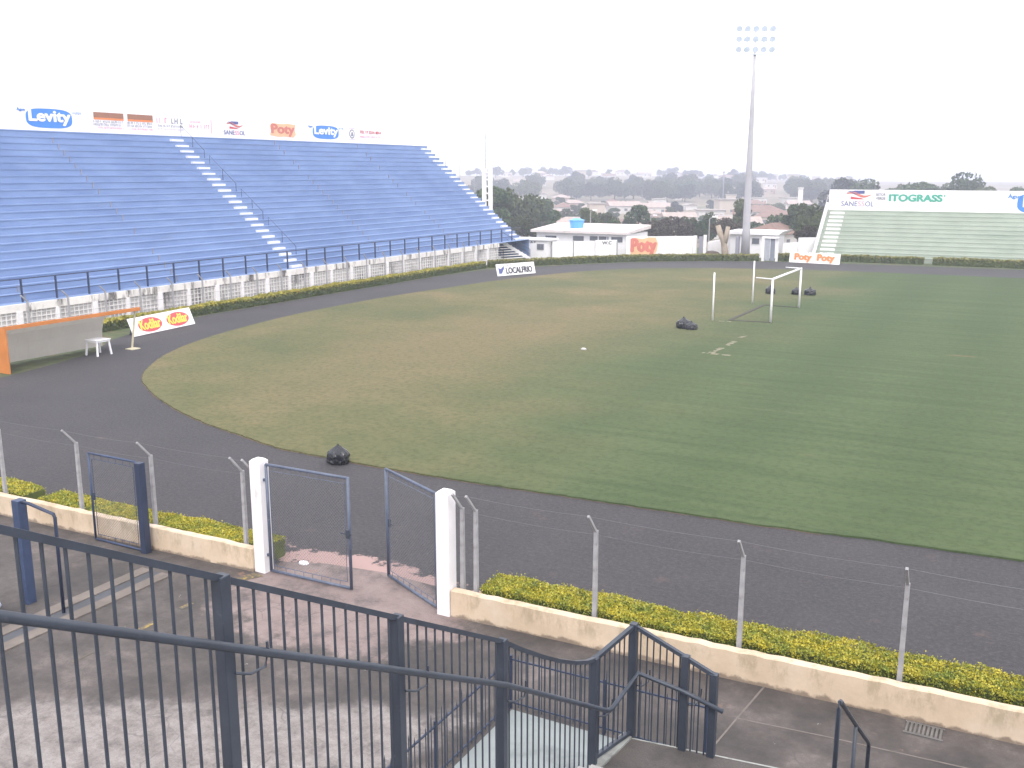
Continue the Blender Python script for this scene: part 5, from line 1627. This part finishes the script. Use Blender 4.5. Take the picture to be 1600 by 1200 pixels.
# ------------------------------------------------------------------ houses of the town
WALLS = [('white', 'house_white'), ('cream', 'house_cream'), ('pinkish', 'house_pink')]
ROOFS = [('red tiled', 'tile'), ('grey', 'tile_grey'), ('pale tiled', 'tile_pale')]
def house_proto(wd, dp, h, rh, style, wall, roof, name='house'):
    root = empty(name, (0, 0, 0))
    m_ = MB(); m_.box(-wd / 2, wd / 2, -dp / 2, dp / 2, -1.5, h); w_ = m_.build('wall', M[wall], root)
    e = .5
    m_ = MB()
    x0, x1, y0, y1 = -wd / 2 - e, wd / 2 + e, -dp / 2 - e, dp / 2 + e
    if style == 'gable':
        m_.add([(x0, y0, h), (x1, y0, h), (x1, y1, h), (x0, y1, h), (x0, 0, h + rh), (x1, 0, h + rh)], [(0, 1, 5, 4), (2, 3, 4, 5), (0, 4, 3), (1, 2, 5), (3, 2, 1, 0)])
    elif style == 'hip':
        m_.add([(x0, y0, h), (x1, y0, h), (x1, y1, h), (x0, y1, h), (x0 + dp * .4, 0, h + rh), (x1 - dp * .4, 0, h + rh)], [(0, 1, 5, 4), (2, 3, 4, 5), (0, 4, 3), (1, 2, 5), (3, 2, 1, 0)])
    else:
        m_.box(x0, x1, y0, y1, h + .002, h + .3)
    m_.build('roof', M[roof], root)
    for k in range(2 if wd < 11 else 3):
        x = -wd / 2 + wd * (k + .7) / (2.4 if wd < 11 else 3.4)
        q = MB(); q.box(x - .6, x + .6, -dp / 2 - .04, -dp / 2 + .0 - .002, 1.1, 2.1); q.build('window', M['window_dark'], root)
    q = MB(); q.box(wd / 2 - 1.6, wd / 2 - .7, -dp / 2 - .05, -dp / 2 - .002, 0, 2.1); q.build('door', M['sign_brown'], root)
    return root
hp = []
for (wn, wm), (rn, rm), style, dims in ((WALLS[0], ROOFS[0], 'gable', (9, 7, 2.9, 1.5)), (WALLS[1], ROOFS[0], 'hip', (11, 8, 3.0, 1.8)), (WALLS[0], ROOFS[1], 'gable', (8, 6.5, 2.8, 1.2)),
                                        (WALLS[2], ROOFS[2], 'hip', (10, 8, 3.1, 1.6)), (WALLS[0], ROOFS[2], 'gable', (12, 8, 3.0, 1.7)), (WALLS[0], ROOFS[1], 'flat', (9, 7, 3.4, 0)),
                                        (WALLS[1], ROOFS[1], 'flat', (7, 6, 5.8, 0)), (WALLS[0], ROOFS[0], 'hip', (13, 9, 3.2, 2.0))):
    hp.append((house_proto(*dims, style, wm, rm), wn, rn, style))
hused = set()
rh_ = random.Random(4)
def put_house(p_, d_, i=None, sc=1.0, rot=None, label=None):
    i = rh_.randrange(len(hp)) if i is None else i
    o, wn, rn, style = hp[i]
    if i in hused: o = copy_tree(o)
    hused.add(i)
    x, y = cam_xy(p_, d_)
    o.location = (x, y, ground_h(x, y))
    o.rotation_euler = (0, 0, HEAD + (rh_.choice([0, 0, math.pi / 2]) + rh_.uniform(-.25, .25) if rot is None else rot))
    o.scale = (sc, sc, sc)
    size = 'two storey' if i == 6 else 'low'
    tag(o, label or f'{size} {wn} house with {"a flat" if style == "flat" else "a " + rn} roof {band(d_)} {sector(p_)}', 'house', 'houses of the far town')
put_house(1214, 150, 7, .72, .75, 'house with a big red tiled roof just beyond the white gatehouse')
put_house(1183, 135, 2, .42, .1, 'small house with a grey roof seen between the mast and the big red roof')
d_ = 215.0
while d_ < 1000:
    wpx = 1555 / d_
    p_ = 745 + rh_.uniform(0, 14 * wpx)
    dens = .95 if d_ < 460 else (.4 if d_ < 760 else .9)
    while p_ < 1325:
        if rh_.random() < dens * .85: put_house(p_, d_ + rh_.uniform(-8, 8), sc=rh_.uniform(.65, .95) * (1.3 if d_ > 760 else 1))
        p_ += rh_.uniform(10, 19) * wpx * (1 if d_ < 760 else 1.5)
    d_ *= 1.135
for p_, dd in ((1310, 420), (1330, 380), (1440, 360), (1462, 330), (1570, 300), (1555, 330), (1360, 400)):
    put_house(p_, dd, sc=1.3)
for i, (o, *_r) in enumerate(hp):
    if i not in hused:
        for ch in list(o.children): bpy.data.objects.remove(ch)
        bpy.data.objects.remove(o)

# taller pale things on the skyline
def tower_block(p_, d_, wd, h, label, mtl='house_white', name='water_tower', cat='tower'):
    x, y = cam_xy(p_, d_); z = ground_h(x, y)
    root = empty(name, (x, y, z), label, cat)
    m_ = MB(); m_.tube([(x, y, z - 1), (x, y, z + h)], wd / 2, 16); m_.build('shaft', M[mtl], root, smooth=True)
    m_ = MB(); m_.tube([(x, y, z + h + .001), (x, y, z + h + .5)], wd / 2 + .15, 16); m_.build('cap', M[mtl], root)
tower_block(1243, 330, 1.6, 9.5, 'white cylindrical water tower in the town right of the floodlight mast')
def pylon():
    x, y = cam_xy(1124, 420); z = ground_h(x, y)
    root = empty('antenna_mast', (x, y, z), 'thin antenna mast on the skyline left of the floodlight mast', 'mast')
    m_ = MB(); m_.beam((x, y, z), (x, y, z + 15), .35, .35); m_.build('pole', M['sign_grey'], root)
    m_ = MB()
    for k in range(3): m_.beam((x - 1.2 + k * .3, y, z + 12.2 + k * 1.1), (x + 1.2 - k * .3, y, z + 12.6 + k), .2, .25)
    m_.build('antenna', M['sign_grey'], root)
pylon()
def lamp_post(p_, d_, h, label):
    x, y = cam_xy(p_, d_); z = ground_h(x, y)
    root = empty('street_lamp', (x, y, z), label, 'street lamp')
    m_ = MB(); m_.tube([(x, y, z), (x, y, z + h), (x + .5, y, z + h + .3)], .08, 6); m_.build('pole', M['post_concrete'], root)
    m_ = MB(); m_.box(x + .35, x + .95, y - .12, y + .12, z + h + .2, z + h + .38); m_.build('lamp_head', M['white_clean'], root)
lamp_post(921, 140, 4.2, 'street lamp right of the blue water tank behind the toilet block')
lamp_post(1014, 150, 4.0, 'street lamp behind the right end of the toilet block')
lamp_post(1105, 125, 3.0, 'street lamp with a white head left of the pruned trunk')

# ------------------------------------------------------------------ air
def haze():
    m = bpy.data.materials.new('haze')
    m.use_nodes = True
    t = m.node_tree
    t.nodes.clear()
    out = t.nodes.new("ShaderNodeOutputMaterial")
    v = t.nodes.new("ShaderNodeVolumePrincipled")
    v.inputs['Color'].default_value = (0.80, 0.845, 1.0, 1)
    v.inputs['Density'].default_value = HAZE
    v.inputs['Anisotropy'].default_value = 0.3
    t.links.new(v.outputs[0], out.inputs['Volume'])
    mb = MB(); mb.box(-20000, 20000, -20000, 20000, -40, 23.6)
    tag(mb.build('haze', m), kind='stuff')
HAZE = 0.0010
haze()
